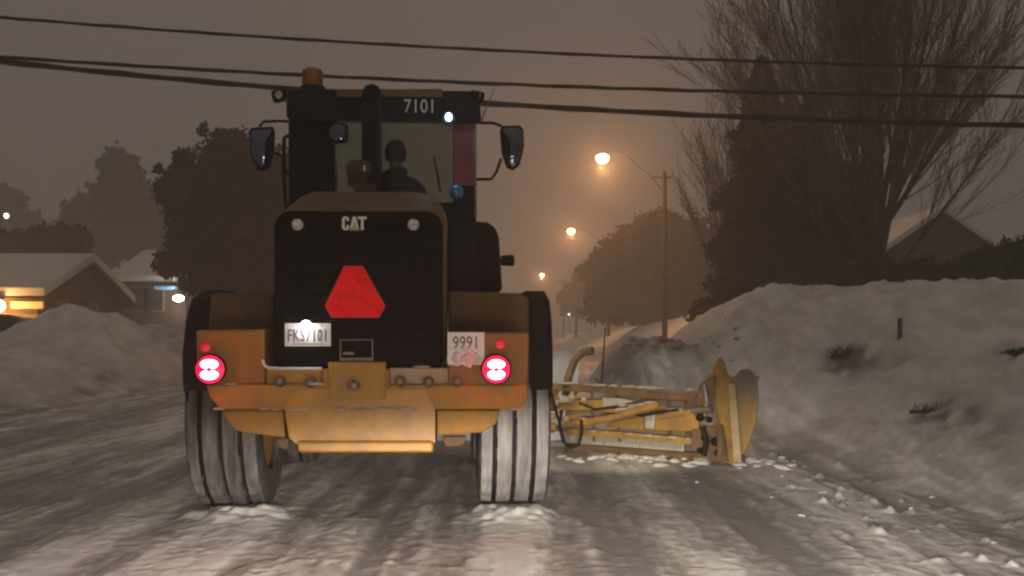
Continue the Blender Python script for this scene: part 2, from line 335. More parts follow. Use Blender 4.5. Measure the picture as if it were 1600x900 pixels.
def yard(name, x0, x1, y0, y1, z, slope=0):
    xs_, ys_ = np.linspace(x0, x1, 70), np.linspace(y0, y1, 90); gg = G()
    X, Y = np.meshgrid(xs_, ys_); Z = z + .4 * fbm(X * .2, Y * .2, 3, 131)
    gg.add(list(zip(X.ravel(), Y.ravel(), Z.ravel())), [(j * 70 + i, j * 70 + i + 1, (j + 1) * 70 + i + 1, (j + 1) * 70 + i) for j in range(89) for i in range(69)])
    o = obj(name, gg, M['snow'], smooth=True); o['kind'] = 'structure'
yard('snowy_lawn', 9, 190, 12, 300, .95); yard('snowy_lawn', -190, -12.5, 12, 300, .6)

# ------------------------------------------------------------------ haze
hz = G(); hz.boxb(-625, 625, -85, 905, -1.2, 27.0)
hm = bpy.data.materials.new('snow_haze'); hm.use_nodes = True; t = hm.node_tree; t.nodes.clear()
ho = t.nodes.new('ShaderNodeOutputMaterial'); pv = t.nodes.new('ShaderNodeVolumePrincipled')
pv.inputs['Color'].default_value = (.96, .95, .94, 1); pv.inputs['Density'].default_value = .0068; pv.inputs['Anisotropy'].default_value = .62
t.links.new(pv.outputs[0], ho.inputs['Volume'])
ho_ = obj('haze', hz, hm); ho_['kind'] = 'stuff'; ho_['label'] = 'thin falling-snow haze filling the night air over the street'

# ------------------------------------------------------------------ pixel helpers
def W(px, py, Y): return Vector(((px - CX) / F * Y, Y, CAM_Z + (HY - py) / F * Y))
OX, OY, TH = -1.155, 9.25, R(3.0)
c_, s_ = math.cos(TH), math.sin(TH)
def L(px, py, yl):
    """loader-local point on plane y=yl seen at that pixel"""
    u, v = (px - CX) / F, (HY - py) / F
    t = (yl - OX * s_ + OY * c_) / (-u * s_ + c_)
    wx, wy, z = u * t, t, CAM_Z + v * t
    return Vector(((wx - OX) * c_ + (wy - OY) * s_, yl, z))
def toL(p): return Vector(((p[0] - OX) * c_ + (p[1] - OY) * s_, -(p[0] - OX) * s_ + (p[1] - OY) * c_, p[2]))
def xz(px, py, yl): q = L(px, py, yl); return (q.x, q.z)

# ------------------------------------------------------------------ the wheel loader
LD = empty('wheel_loader', (OX, OY, 0), TH, 'large yellow wheel loader seen from behind with a red triangle on its black grille', 'wheel loader')
def P(name, g, m, parent=LD, **k): return obj(name, g, m, parent, **k)
# hood shell (sections along y) : yellow
def rrect(x0, x1, z0, z1, y, r, n=5, rb=None):
    rb = r if rb is None else rb; pts = []
    for cx, cz, a0, rr in ((x1 - r, z1 - r, 0, r), (x0 + r, z1 - r, 90, r), (x0 + rb, z0 + rb, 180, rb), (x1 - rb, z0 + rb, 270, rb)):
        for k in range(n + 1):
            q = R(a0 + 90 * k / n); pts.append((cx + rr * math.cos(q), y, cz + rr * math.sin(q)))
    return pts
a = L(427, 328, -1.95); b = L(692, 576, -1.95); HX0, HX1, HZ0, HZ1 = a.x, b.x, b.z, a.z
tl_, tr_ = L(456, 299, -1.15), L(672, 299, -1.15)
g = G(); g.loft([rrect(HX0 + .03, HX1 - .03, HZ0, HZ1 - .02, -1.86, .12), rrect(HX0 - .02, HX1 + .02, HZ0 - .02, HZ1 + .03, -1.76, .12),
                 rrect(HX0 - .02, HX1 + .02, HZ0 - .02, tl_.z, -1.15, .22, rb=.1), rrect(HX0 - .01, HX1 + .02, HZ0 - .02, tl_.z + .08, -.3, .22, rb=.1), rrect(HX0, HX1 + .02, HZ0 - .02, tl_.z + .10, .30, .22, rb=.1)])
hood = P('hood', g, M['yellow_shaded'], smooth=True)
# black grille
g = G(); g.loft([rrect(HX0, HX1, HZ0, HZ1, -1.85, .11, rb=.05), rrect(HX0, HX1, HZ0, HZ1, -1.90, .11, rb=.05), rrect(HX0 + .02, HX1 - .02, HZ0 + .02, HZ1 - .02, -1.92, .10, rb=.04)])
grille = P('rear_grille', g, M['grille_black'], smooth=True)
g = G()
for k in range(13):
    z = HZ0 + .20 + k * .056
    g.box(((HX0 + HX1) / 2, -1.928, z), (HX1 - HX0 - .20, .012, .010), (R(25), 0, 0))
obj('louvre', g, M['grille_black'], grille, bevel=.003)
g = G(); g.boxb(HX0 + .06, HX0 + .085, -1.935, -1.915, HZ0 + .1, HZ1 - .12).boxb(HX1 - .085, HX1 - .06, -1.935, -1.915, HZ0 + .1, HZ1 - .12).boxb(HX0 + .06, HX1 - .06, -1.935, -1.915, HZ1 - .145, HZ1 - .13)
obj('grille_frame', g, M['grille_black'], grille, bevel=.003)
for px in (465, 646):
    p = L(px, 351, -1.93); g = G(); g.lathe([(.036, .01), (.038, -.012), (.030, -.020), (.004, -.014)], p, 'y', 20); obj('round_reflector', g, M['lens_w'], grille, smooth=True)
    g = G(); g.lathe([(.046, .02), (.046, -.006), (.038, -.006)], p, 'y', 20); obj('reflector_bezel', g, M['black'], grille, smooth=True)
# lettering on the grille: C A T with a small triangle
yl = -1.94
def glyph(name, polys, m, depth=.006, par=grille, yy=-1.936):
    g = G()
    for pl in polys: g.prism([xz(px, py, yy) for px, py in pl], 'y', yy, yy - depth)
    return obj(name, g, m, par)
cpts = []
co = [(545.5, 345), (545.5, 341.5), (543, 338.5), (538, 338.5), (534.5, 341.5), (534.5, 356.5), (538, 359.5), (543, 359.5), (545.5, 356.5), (545.5, 352)]
ci = [(541.7, 352), (541.7, 355), (540.8, 356.2), (539.2, 356.2), (538.5, 355), (538.5, 343), (539.2, 341.8), (540.8, 341.8), (541.7, 343), (541.7, 345)]
cq = [[co[i], co[i + 1], ci[len(ci) - 2 - i], ci[len(ci) - 1 - i]] for i in range(len(co) - 1)]
glyph('letter', cq, M['decal'])
glyph('letter', [[(551.5, 338.5), (555.5, 338.5), (550.6, 359.5), (546.2, 359.5)], [(551.8, 338.5), (556.0, 338.5), (561.2, 359.5), (556.9, 359.5)]], M['decal'])
glyph('letter', [[(559, 338.5), (573, 338.5), (573, 342.5), (559, 342.5)], [(564, 342.5), (568.2, 342.5), (568.2, 359.5), (564, 359.5)]], M['decal'])
glyph('triangle_mark', [[(553.7, 350), (561.5, 360.2), (546.0, 360.2)]], M['decal_y'], .009)
# slow vehicle triangle
TRI = [(538, 416), (567, 416), (602, 478), (592, 496), (519, 496), (508, 478)]
yy = -1.96
g = G(); g.prism([xz(px, py, yy) for px, py in TRI], 'y', yy, yy - .006); tri = P('warning_triangle', g, M['red_ret'])
g = G(); cxx = sum(p[0] for p in TRI) / 6; cyy = sum(p[1] for p in TRI) / 6
g.prism([xz(cxx + (px - cxx) * 1.02, cyy + (py - cyy) * 1.02, yy + .004) for px, py in TRI], 'y', yy + .010, yy + .001); obj('triangle_backing', g, M['rust'], tri)
# number plate
p0, p1 = L(445, 505, -1.97), L(517, 541, -1.97)
g = G(); g.boxb(p0.x, p1.x, -1.975, -1.970, p1.z, p0.z); plate = P('number_plate', g, M['plate'], bevel=.002)
text_obj('plate_number', 'FKS7101', .108, ((p0.x + p1.x) / 2, -1.978, (p0.z + p1.z) / 2 - .008), (R(90), 0, 0), M['plate_txt'], plate, .001, sx=.62, spacing=1.12, bold=.0015)
g = G(); g.boxb(p0.x + .05, p1.x - .05, -1.9765, -1.9755, p1.z + .012, p1.z + .018); obj('plate_line', g, M['steel'], plate)
for sx_ in (.08, .24):
    g = G(); g.lathe([(.005, 0), (.005, -.003)], (p0.x + sx_, -1.976, p0.z - .014), 'y', 8); obj('screw', g, M['plate_txt'], plate)
pl = L(478, 509, -2.0); g = G(); g.ball(pl, .034, 10, (1, .5, 1)); pb = P('plate_lamp', g, M['white_hot'], smooth=True)
g = G(); g.boxb(pl.x - .04, pl.x + .04, -1.99, -1.93, pl.z + .018, pl.z + .045); obj('lamp_hood', g, M['black'], pb, bevel=.005)
lamp('plate_light', 'POINT', (pl.x, -2.03, pl.z - .01), .9, (1, .97, .92), .02, parent=LD)
# latch recess in the grille bottom
q0, q1 = L(531, 532, -1.935), L(583, 564, -1.935)
g = G(); g.boxb(q0.x, q1.x, -1.955, -1.925, q1.z, q1.z + .022).boxb(q0.x, q0.x + .008, -1.95, -1.925, q1.z + .022, q0.z).boxb(q1.x - .008, q1.x, -1.95, -1.925, q1.z + .022, q0.z).boxb(q0.x, q1.x, -1.95, -1.925, q0.z, q0.z + .008)
P('latch_plate', g, M['steel'], bevel=.003)
g = G(); g.box(((q0.x + q1.x) / 2 - .05, -1.95, q1.z + .05), (.07, .03, .02)); P('latch_handle', g, M['steel'], bevel=.005)

# counterweight, built of its own panels
yb = -2.02
def poly_panel(name, pts, y0, y1, m, par=LD, bevel=.012, **k):
    g = G(); g.prism([xz(px, py, y0) for px, py in pts], 'y', y0, y1); return obj(name, g, m, par, bevel=bevel, **k)
cw = poly_panel('counterweight', [(322, 601), (503, 601), (503, 577), (608, 577), (608, 601), (824, 601), (826, 622), (812, 640), (345, 640), (328, 622)], -1.97, -1.2, M['yellow_dirty'])
poly_panel('lower_panel', [(444, 641), (452, 625), (462, 608), (664, 608), (673, 625), (681, 641), (681, 690), (676, 694), (463, 694), (452, 684)], -1.9735, -1.3, M['yellow'], cw, bevel=.002)
poly_panel('bottom_lip', [(463, 690), (677, 690), (677, 707), (466, 707)], -2.05, -1.4, M['yellow'], cw, bevel=.015)
poly_panel('pocket_panel', [(346, 641), (443, 641), (447, 684), (425, 682), (368, 673), (352, 655)], -1.95, -1.35, M['yellow_dirty'], cw)
poly_panel('pocket_panel', [(682, 641), (781, 641), (776, 662), (752, 676), (682, 680)], -1.95, -1.35, M['yellow_dirty'], cw)
poly_panel('tow_bracket', [(430, 684), (452, 684), (449, 704), (436, 700)], -1.8, -1.7, M['rust'], cw)
poly_panel('tow_bracket', [(690, 682), (730, 682), (724, 696), (696, 698)], -1.8, -1.7, M['rust'], cw)
# salt-crusted shelf under the grille on both sides
poly_panel('shelf_panel', [(415, 577), (503, 577), (503, 600.5), (415, 600.5)], -1.93, -1.5, M['yellow_dirty'], cw)
poly_panel('shelf_panel', [(608, 575), (700, 575), (700, 571), (745, 571), (745, 600.5), (608, 600.5)], -1.93, -1.5, M['salt'], cw)
g = G(); pts = [L(px, py, -1.965) for px, py in ((410, 562), (413, 571), (420, 575), (440, 576), (503, 576))]; g.tube(pts, .010, 8); obj('bright_trim', g, M['decal'], cw, smooth=True)
for k in range(22):
    px_ = rng.uniform(340, 815); py_ = rng.choice([574, 601, 640, 640, 641]); 
    if 500 < px_ < 612 and py_ < 610: continue
    if py_ == 574 and not (610 < px_ < 700): continue
    p = L(px_, py_ - 1, -1.985 if py_ > 580 else -1.95); g = G(); g.ball(p, rng.uniform(.012, .022), 6, (rng.uniform(1.5, 4.5), .8, .5)); obj('caked_slush', g, M['dirty_cake'], cw, smooth=True)
# hitch
poly_panel('hitch_box', [(512, 566), (602, 566), (602, 624), (516, 624)], -2.02, -1.9, M['yellow_dirty'], cw, bevel=.008)
p = L(553, 606, -2.04); g = G(); g.lathe([(.035, .03), (.035, -.01), (.012, -.012), (.012, -.02)], p, 'z', 16); g.tube([p + Vector((0, 0, 0)), p + Vector((0, 0, .07))], .011, 8); g.tube([p + Vector((-.045, -.01, .0)), p + Vector((.045, -.01, .0))], .009, 8)
obj('hitch_pin', g, M['steel'], cw, smooth=True)
for px, py in ((437, 596), (485, 597), (625, 596), (670, 597), (715, 596)):
    p = L(px, py, -1.985); g = G(); g.lathe([(.040, .02), (.040, -.004), (.026, -.006), (.024, -.002)], p, 'y', 18); bo = obj('bolt_boss', g, M['rust'], cw, smooth=True)
    g = G(); g.lathe([(.016, 0), (.016, -.014)], p, 'y', 6); obj('bolt', g, M['steel'], bo)
# seam crack lines as thin dark gaskets
for a_, b_ in (((444, 641), (447, 684)), ((681.5, 641), (681.5, 690))):
    g = G(); g.tube([L(*a_, -2.0), L(*b_, -2.0)], .006, 6); obj('seam', g, M['black'], cw)

# rear fenders
def fender(side):
    if side < 0:
        up = [(329, 458), (426, 456), (426, 515), (324, 515)]; lo = [(306, 516), (412, 514), (414, 600), (322, 602), (308, 588)]
        xo, xi = 290, 329
    else:
        up = [(700, 455), (815, 458), (827, 466), (827, 520), (700, 520)]; lo = [(700, 519), (827, 519), (826, 600), (812, 628), (700, 603)]
        xo, xi = 860, 827
    f = poly_panel('rear_fender', up, -1.05, .9, M['yellow_shaded'], LD, bevel=.02)
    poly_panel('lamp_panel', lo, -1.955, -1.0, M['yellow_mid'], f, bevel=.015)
    # rubber flare following the wheel, seen edge-on from behind
    A, B = L(xi, 470, -.95), L(xo, 470, -.98)
    x0, x1 = sorted((A.x, B.x)); cyw = .0
    ring = []
    prof = [(-1.02, 1.02), (-1.03, 1.25), (-.92, 1.50), (-.74, 1.66), (-.3, 1.74), (.5, 1.74), (.9, 1.62), (1.05, 1.40)]
    g = G(); outer = prof; inner = [(y * .95, z - .055) for y, z in prof][::-1]
    g.prism(outer + inner, 'x', x0, x1)
    # outer lip
    xl = x0 if side < 0 else x1
    lip = [(y, z) for y, z in prof] + [(y * .90, z - .14) for y, z in prof][::-1]
    g.prism(lip, 'x', xl - .015, xl + .015)
    obj('rubber_flare', g, M['rubber'], f, smooth=True, bevel=.02)
    # flap closing behind the wheel
    g = G()
    if side > 0: g.prism([xz(px, py, -.98) for px, py in ((827, 470), (851, 474), (859, 486), (861, 540), (857, 572), (846, 592), (827, 604))], 'y', -.98, -.90)
    else: g.prism([xz(px, py, -.98) for px, py in ((329, 462), (312, 466), (293, 482), (289, 540), (293, 572), (306, 590), (329, 575))], 'y', -.98, -.90)
    obj('mud_flap', g, M['rubber'], f, bevel=.02)
    return f
fl_ = fender(-1); fr_ = fender(1)
# tail lamps
def taillight(px, py, dotpx, dotpy):
    p = L(px, py, -1.975)
    g = G(); g.lathe([(.098, .02), (.101, -.03), (.092, -.04), (.088, -.032)], p, 'y', 28); h = P('tail_lamp', g, M['black'], smooth=True)
    g = G(); g.lathe([(.091, .0), (.091, -.034), (.06, -.046), (.002, -.05)], p, 'y', 28); obj('red_lens', g, M['red_lens'], h, smooth=True)
    for sgn in (1, -1):
        g = G(); ring = [(p.x +   .056 * math.cos(q), p.z + sgn * .032 + (.033 if sgn * math.sin(q) > 0 else .028) * math.sin(q)) for q in [2 * math.pi * k / 28 for k in range(28)]]
        g.prism(ring, 'y', p.y - .054, p.y - .062 - .001 * sgn); obj('glowing_lens', g, M['red_hot'], h)
    g = G(); g.lathe([(.016, -.05), (.016, -.068)], p, 'y', 14); obj('lens_centre', g, M['red_lens'], h)
    q = L(dotpx, dotpy, -1.965); g = G(); g.lathe([(.030, .01), (.030, -.012), (.002, -.022)], q, 'y', 18); obj('side_reflector', g, M['red_dim'], h, smooth=True)
    lamp('tail_light_glow', 'POINT', (p.x, p.y - .085, p.z), 2.4, (1, .002, .025), .03, parent=LD)
taillight(330, 577, 321, 543); taillight(775, 577, 782, 538)
# snow-caked number placard on the right
p0, p1 = L(699, 519, -1.965), L(757, 570, -1.965)
g = G(); g.boxb(p0.x, p1.x, -1.972, -1.957, p1.z, p0.z); pc = P('number_placard', g, M['plate'], bevel=.002)
text_obj('placard_digits', '9991', .115, ((p0.x + p1.x) / 2, -1.974, (p0.z + p1.z) / 2 + .035), (R(90), 0, 0), M['wood'], pc, .001, sx=.78, spacing=1.0)
g = G()
for k in range(46):
    a1, r1 = rng.uniform(0, 2 * math.pi), rng.uniform(0, 1)
    g.ball((p0.x + .12 + .09 * r1 * math.cos(a1), -1.974, p1.z + .045 + .06 * r1 * math.sin(a1)), rng.uniform(.008, .024), 6, (1, .35, 1))
obj('stuck_snow', g, M['snow'], pc, smooth=True)

# wheels
def wheel(x, y, rz=0):
    r, wd = .765, .54
    wempty = None
    prof = []
    grooves = [-.155, -.005, .145]; pts = [(-.27, .47), (-.285, .60), (-.278, .70), (-.258, .742)]
    xs = [-.225]
    for gx in grooves: xs += [gx - .020, gx - .013, gx + .013, gx + .020]
    xs += [.225]
    for i, xx in enumerate(xs):
        rr = r - .010 * (abs(xx) / .225) ** 2
        k = (i - 1) % 4
        if 1 <= i < len(xs) - 1 and k in (1, 2): rr -= .038
        pts.append((xx, rr))
    pts += [(.258, .742), (.278, .70), (.285, .60), (.27, .47)]
    n = 96; rings = []
    for k in range(n):
        q = 2 * math.pi * k / n; lug = .014 if k % 4 < 2 else 0
        ring = []
        for j, (xx, rr) in enumerate(pts):
            sh = lug if abs(xx) > .17 else lug * .25
            rr2 = rr - (sh if .70 < rr else 0) + (rng.uniform(-.004, .006) if rr > .72 else 0)
            ring.append((xx, rr2 * math.cos(q), rr2 * math.sin(q)))
        rings.append(ring)
    g = G(); v = [p for r_ in rings for p in r_]; m_ = len(pts)
    f = [(k * m_ + i, k * m_ + i + 1, ((k + 1) % n) * m_ + i + 1, ((k + 1) % n) * m_ + i) for k in range(n) for i in range(m_ - 1)]
    g.add(v, f)
    o = obj('wheel', G().lathe([(.47, -.22), (.47, .22)], (0, 0, 0), 'x', 40), M['yellow'], LD, smooth=True)
    o.location = (x, y, r - .02)
    ty = obj('tyre', g, M['tyre_dark'] if x < xc_ else M['tyre'], o, smooth=True); ty.data.materials.append(M['tyre_side']); ty.data.materials.append(M['rubber'])
    # the tread takes the snowy material, the sidewalls the dark one
    mi = []
    for pol in ty.data.polygons:
        c = pol.center; rr = math.hypot(c.y, c.z); mi.append(1 if abs(c.x) > .255 else (2 if rr < .742 and abs(c.x) < .2 else 0))
    ty.data.polygons.foreach_set('material_index', mi)
    g = G(); g.lathe([(.42, .0), (.44, .20), (.40, .20), (.30, .08), (.16, .06), (.15, .16), (.02, .17)], (0, 0, 0), 'x', 32)
    g.lathe([(.42, .0), (.44, -.20), (.40, -.20), (.30, -.08), (.16, -.06), (.15, -.16), (.02, -.17)], (0, 0, 0), 'x', 32)
    obj('rim', g, M['yellow_dirty'], o, smooth=True)
    return o
aR = L(748, 790, -.05).x; bR = L(848, 790, -.05).x; xr = (aR + bR) / 2
xl = L(306, 700, -.3).x + .285
xc_ = (xl + xr) / 2
for x in (xl, xr):
    for y in (0, 3.02): wheel(x, y)
# chassis below
xc = (xl + xr) / 2
g = G(); g.boxb(xc - .42, xc + .42, -1.5, 1.1, .62, 1.15).boxb(xc - .38, xc + .38, 1.5, 3.9, .6, 1.2); P('chassis', g, M['black'], bevel=.02)
for y in (0, 3.02):
    g = G(); g.tube([(xl, y, .75), (xl + .5, y, .75), (xc - .25, y, .75), (xc, y, .75), (xc + .25, y, .75), (xr - .5, y, .75), (xr, y, .75)], [.14, .14, .2, .27, .2, .14, .14], 16); P('axle', g, M['rust'], smooth=True)
g = G(); g.tube([(xc, 1.1, .9), (xc, 1.55, .9)], .16, 12); P('articulation_joint', g, M['rust'], smooth=True)
# front loader tower, lift arms and front plough (mostly hidden behind the machine)
g = G(); g.prism([(1.7, 1.1), (2.1, 2.2), (2.7, 2.2), (3.8, 1.2), (3.8, .7), (1.7, .7)], 'x', xc - .45, xc + .45); P('loader_tower', g, M['yellow'], bevel=.02)
for sx_ in (-.52, .46):
    g = G(); g.prism([(2.2, 2.12), (2.6, 2.15), (4.2, 1.2), (4.8, .7), (4.7, .5), (4.2, .8), (2.2, 1.85)], 'x', xc + sx_, xc + sx_ + .07); P('lift_arm', g, M['yellow'], bevel=.01)
g = G(); rings = []
PR = L(905, 570, 5.2).x; PZ = L(880, 546, 5.2).z
for xx in np.linspace(xc - 2.1, PR, 12):
    o_ = [(5.05 + .28 * math.cos(R(q)), PZ / 2 + PZ / 2 * math.sin(R(q))) for q in np.linspace(-80, 80, 10)]
    i_ = [(y - .03, z) for y, z in o_][::-1]
    rings.append([(xx, y, z) for y, z in o_ + i_])
g.loft(rings); P('front_plough', g, M['snow'], smooth=True)

# cab
c0, c1 = L(451, 300, .40), L(744, 142, .40); KX0, KX1, KT = c0.x, c1.x, L(600, 141, .40).z
KB, YF, YR = 1.72, 1.95, .38
cf = L(0, 300, .4).z
g = G()
def pillar(g, x0, x1, y0, y1, z0, z1): g.boxb(x0, x1, y0, y1, z0, z1)
RZ = L(600, 190, .4).z       # underside of the roof band at the rear
g.boxb(KX0, KX1, YR, YF, KB - .1, KB)
g.boxb(KX0, KX1, YR, YR + .05, KB, L(0, 312, .4).z)
pillar(g, KX0, L(524, 0, .4).x, YR, YR + .05, L(0, 312, .4).z, RZ)
pillar(g, L(708, 0, .4).x, KX1, YR, YR + .09, L(0, 312, .4).z, RZ)
pillar(g, KX0, KX0 + .09, YF - .09, YF, KB, RZ + .28); pillar(g, KX1 - .09, KX1, YF - .09, YF, KB, RZ + .28)
pillar(g, KX0, KX0 + .07, 1.08, 1.16, KB, RZ + .16); pillar(g, KX1 - .05, KX1, 1.08, 1.16, KB, RZ + .16)
g.boxb(KX0, KX0 + .05, YR + .05, YF - .09, KB, 2.15); g.boxb(KX1 - .05, KX1, YR + .09, YF - .09, KB, 2.15); g.boxb(KX0 + .09, KX1 - .09, YF - .05, YF, KB, 2.25)
cab = P('cab', g, M['black'], bevel=.012)
g = G(); g.loft([rrect(KX0 + .01, KX1 - .01, RZ + .001, KT - .02, YR - .06, .03), rrect(KX0 - .02, KX1 + .03, RZ + .001, KT, YR + .02, .05), rrect(KX0 - .02, KX1 + .03, RZ + .17, KT + .09, 1.1, .05), rrect(KX0 - .01, KX1 + .02, RZ + .30, KT + .13, YF + .12, .04)])
roof = obj('cab_roof', g, M['black'], cab, smooth=True)
poly_panel('roof_strip', [(524, 139), (692, 139), (692, 151), (524, 151)], .30, .325, M['yellow_shaded'], cab, bevel=.004)
poly_panel('roof_housing', [(456, 140), (524, 138), (527, 190), (454, 190)], .22, .32, M['black'], cab, bevel=.015)
poly_panel('roof_housing', [(694, 141), (749, 142), (752, 190), (694, 190)], .24, .32, M['black'], cab, bevel=.015)
text_obj('fleet_number', '7101', .165, L(656, 167, .298), (R(90), 0, R(0)), M['plate'], cab, .001, sx=.82, spacing=1.05)
g = G(); g.boxb(L(524, 0, .4).x, L(708, 0, .4).x, YR + .02, YR + .028, L(0, 312, .4).z, RZ); obj('rear_window', g, M['glass'], cab)
g = G(); g.boxb(KX0 + .09, KX1 - .09, YF - .03, YF - .022, 2.25, RZ + .28); obj('windscreen', g, M['glass'], cab)
for y0, y1 in ((YR + .09, 1.08), (1.16, YF - .09)):
    for xx in (KX0 + .02, KX1 - .028):
        g = G(); g.prism([(y0, 2.15), (y1, 2.15), (y1, RZ + .22 * (y1 - .4)), (y0, RZ + .22 * max(0, y0 - .4))], 'x', xx, xx + .008); obj('side_window', g, M['glass'], cab)
# headliner, seat, column, wheel, monitor
ps = L(612, 250, .95)
g = G(); g.boxb(ps.x - .25, ps.x + .25, .82, 1.32, 2.12, 2.26); seat = obj('operator_seat', g, M['cloth'], cab, bevel=.04)
g = G(); g.box((ps.x, .80, 2.46), (.46, .12, .50), (R(8), 0, 0)); obj('seat_back', g, M['cloth'], seat, bevel=.04)
g = G(); g.boxb(ps.x - .2, ps.x + .2, .88, 1.25, KB, 2.12); obj('seat_base', g, M['black'], seat, bevel=.02)
g = G(); g.tube([(ps.x, 1.75, KB), (ps.x, 1.68, 2.35), (ps.x, 1.58, 2.50)], [.07, .05, .03], 10)
stw = obj('steering_column', g, M['black'], cab, smooth=True)
g = G(); wc = Vector((ps.x, 1.56, 2.52)); wn = Euler((R(35), 0, 0)).to_matrix()
g.tube([wc + wn @ Vector((.19 * math.cos(q), .19 * math.sin(q), 0)) for q in [2 * math.pi * k / 28 for k in range(29)]], .014, 8)
for q in (90, 210, 330): g.tube([wc, wc + wn @ Vector((.19 * math.cos(R(q)), .19 * math.sin(R(q)), 0))], .010, 6)
obj('steering_wheel', g, M['black'], cab, smooth=True)
g = G(); q = L(556, 274, 1.5); g.box((q.x, 1.6, q.z - .02), (.17, .05, .14)); g.tube([(q.x, 1.6, q.z - .05), (q.x, 1.75, 2.2)], .015, 6); obj('monitor', g, M['black'], cab, bevel=.01)
# side console / storage that blocks the left of the rear view
g = G(); q0, q1 = L(452, 300, .6), L(522, 236, .6); g.boxb(KX0 + .06, q1.x, .5, .95, KB, q1.z - .03); obj('side_console', g, M['black'], cab, bevel=.03)
# rear convex mirror on the glass
q0, q1 = L(512, 191, .18), L(543, 222, .18)
g = G(); g.loft([rrect(q0.x, q1.x, q1.z, q0.z, .20, .05), rrect(q0.x - .005, q1.x + .005, q1.z - .005, q0.z + .005, .235, .05), rrect(q0.x + .02, q1.x - .02, q1.z + .02, q0.z - .02, .28, .04)])
rm = obj('rear_convex_mirror', g, M['black'], cab, smooth=True)
g = G(); g.ball(((q0.x + q1.x) / 2, .205, (q0.z + q1.z) / 2), .075, 12, (1, .22, 1)); obj('lamp_glass', g, M['mirror'], rm, smooth=True)  # glass of the mirror, not of a lamp
# lit blue work lamp on the right corner
p = L(701, 183, .16); g = G(); g.lathe([(.055, .09), (.060, .02), (.058, -.005), (.05, -.005)], p, 'y', 20); bl = obj('work_lamp', g, M['black'], cab, smooth=True)
g = G(); g.ball(p, .030, 10, (1, .5, 1.25)); obj('lit_lens', g, M['blue_hot'], bl, smooth=True)
lamp('work_lamp_light', 'POINT', (p.x, p.y - .08, p.z - .01), 1.1, (.35, .65, 1), .03, parent=LD)
p = L(713, 300, .30); g = G(); g.lathe([(.06, .06), (.065, -.0), (.04, -.02), (.003, -.03)], p, 'y', 20); obj('blue_glow_disc', g, M['blue_dim'], cab, smooth=True)  # blue disc standing in for a blue glow, by colour alone
# right-hand door post: panel coloured red for the reflections beside the glass
poly_panel('door_post', [(709, 192), (744, 192), (744, 290), (709, 290)], .352, .378, mat('dark_red_post', (.16, .025, .03), .5, 0, (.22, .04, .045), 6), cab, bevel=.006)
g = G(); g.tube([L(678, 245, .55), L(684, 275, .55), L(688, 300, .55)], .010, 6); obj('wiper', g, M['black'], cab)
g = G(); g.tube([L(742, 205, .36), L(743, 340, .36)], .012, 8); obj('grab_rail', g, M['steel'], cab, smooth=True)
# beacon and roof dome lamp
p = L(487, 138, .55); rz_ = p.z
g = G(); g.lathe([(.105, -.06), (.105, .02), (.092, .03), (.088, .165), (.07, .185), (.003, .19)], (p.x, .62, rz_ - .0), 'z', 24); bc = P('beacon', g, M['amber'], smooth=True)
g = G(); g.lathe([(.112, -.08), (.112, .025), (.10, .03)], (p.x, .62, rz_), 'z', 24); obj('beacon_base', g, M['black'], bc, smooth=True)
for i in range(4):
    q = R(45 + 90 * i); g = G(); g.tube([(p.x + .108 * math.cos(q), .62 + .108 * math.sin(q), rz_), (p.x + .108 * math.cos(q), .62 + .108 * math.sin(q), rz_ + .16)], .007, 5)
    obj('beacon_guard', g, M['rust'], bc)
# exhaust stack in front of the rear glass
e0 = L(581, 300, -.25); et = L(577, 132, -.25)
g = G(); g.lathe([(.082, -.1), (.082, et.z - e0.z - .17), (.070, et.z - e0.z - .15), (.080, et.z - e0.z - .12), (.078, et.z - e0.z - .06), (.055, et.z - e0.z - .015), (.02, et.z - e0.z), (.003, et.z - e0.z + .003)], (e0.x, -.25, e0.z), 'z', 28); P('exhaust_stack', g, M['black'], smooth=True)
p = L(560, 265, -.55); g = G(); g.lathe([(.06, -.12), (.06, -.02), (.095, -.02), (.10, .05), (.07, .085), (.003, .095)], (p.x, -.55, p.z - .02), 'z', 24); ai = P('air_precleaner', g, M['dark_brown'], smooth=True)
g = G(); g.boxb(p.x + .045, p.x + .062, -.652, -.640, p.z - .025, p.z + .02); obj('highlight_strip', g, M['decal'], ai)  # white strip modelled as the glint on the precleaner
p = L(570, 292, -.8); g = G(); g.lathe([(.09, -.08), (.08, .02), (.003, .03)], p, 'z', 20); P('hood_cap', g, M['dark_brown'], smooth=True)
p = L(670, 315, -1.18); g = G(); g.ball(p, .016, 8, (1, .5, 1.5)); P('hood_latch', g, M['lens_w'], smooth=True)
# antenna
g = G(); g.tube([L(752, 190, .8), L(758, 172, .8), L(773, 138, .8)], [.008, .006, .003], 6); P('antenna', g, mat('red_antenna', (.4, .05, .05), .5))
# roof corner lamps
for px, py, sgn in ((437, 150, -1), (745, 152, 1)):
    p = L(px, py, .6); g = G(); g.box(p, (.13, .10, .10), (0, R(12 * sgn), 0)); cl = P('corner_lamp', g, M['black'], bevel=.02)
    g = G(); g.lathe([(.034, .0), (.034, -.012), (.003, -.018)], (p.x, p.y - .05, p.z), 'y', 16); obj('lamp_glass', g, M['lens_w'], cl, smooth=True)
    g = G(); g.tube([p, (KX0 if sgn < 0 else KX1, .6, p.z - .01)], .02, 8); obj('lamp_bracket', g, M['black'], cl)
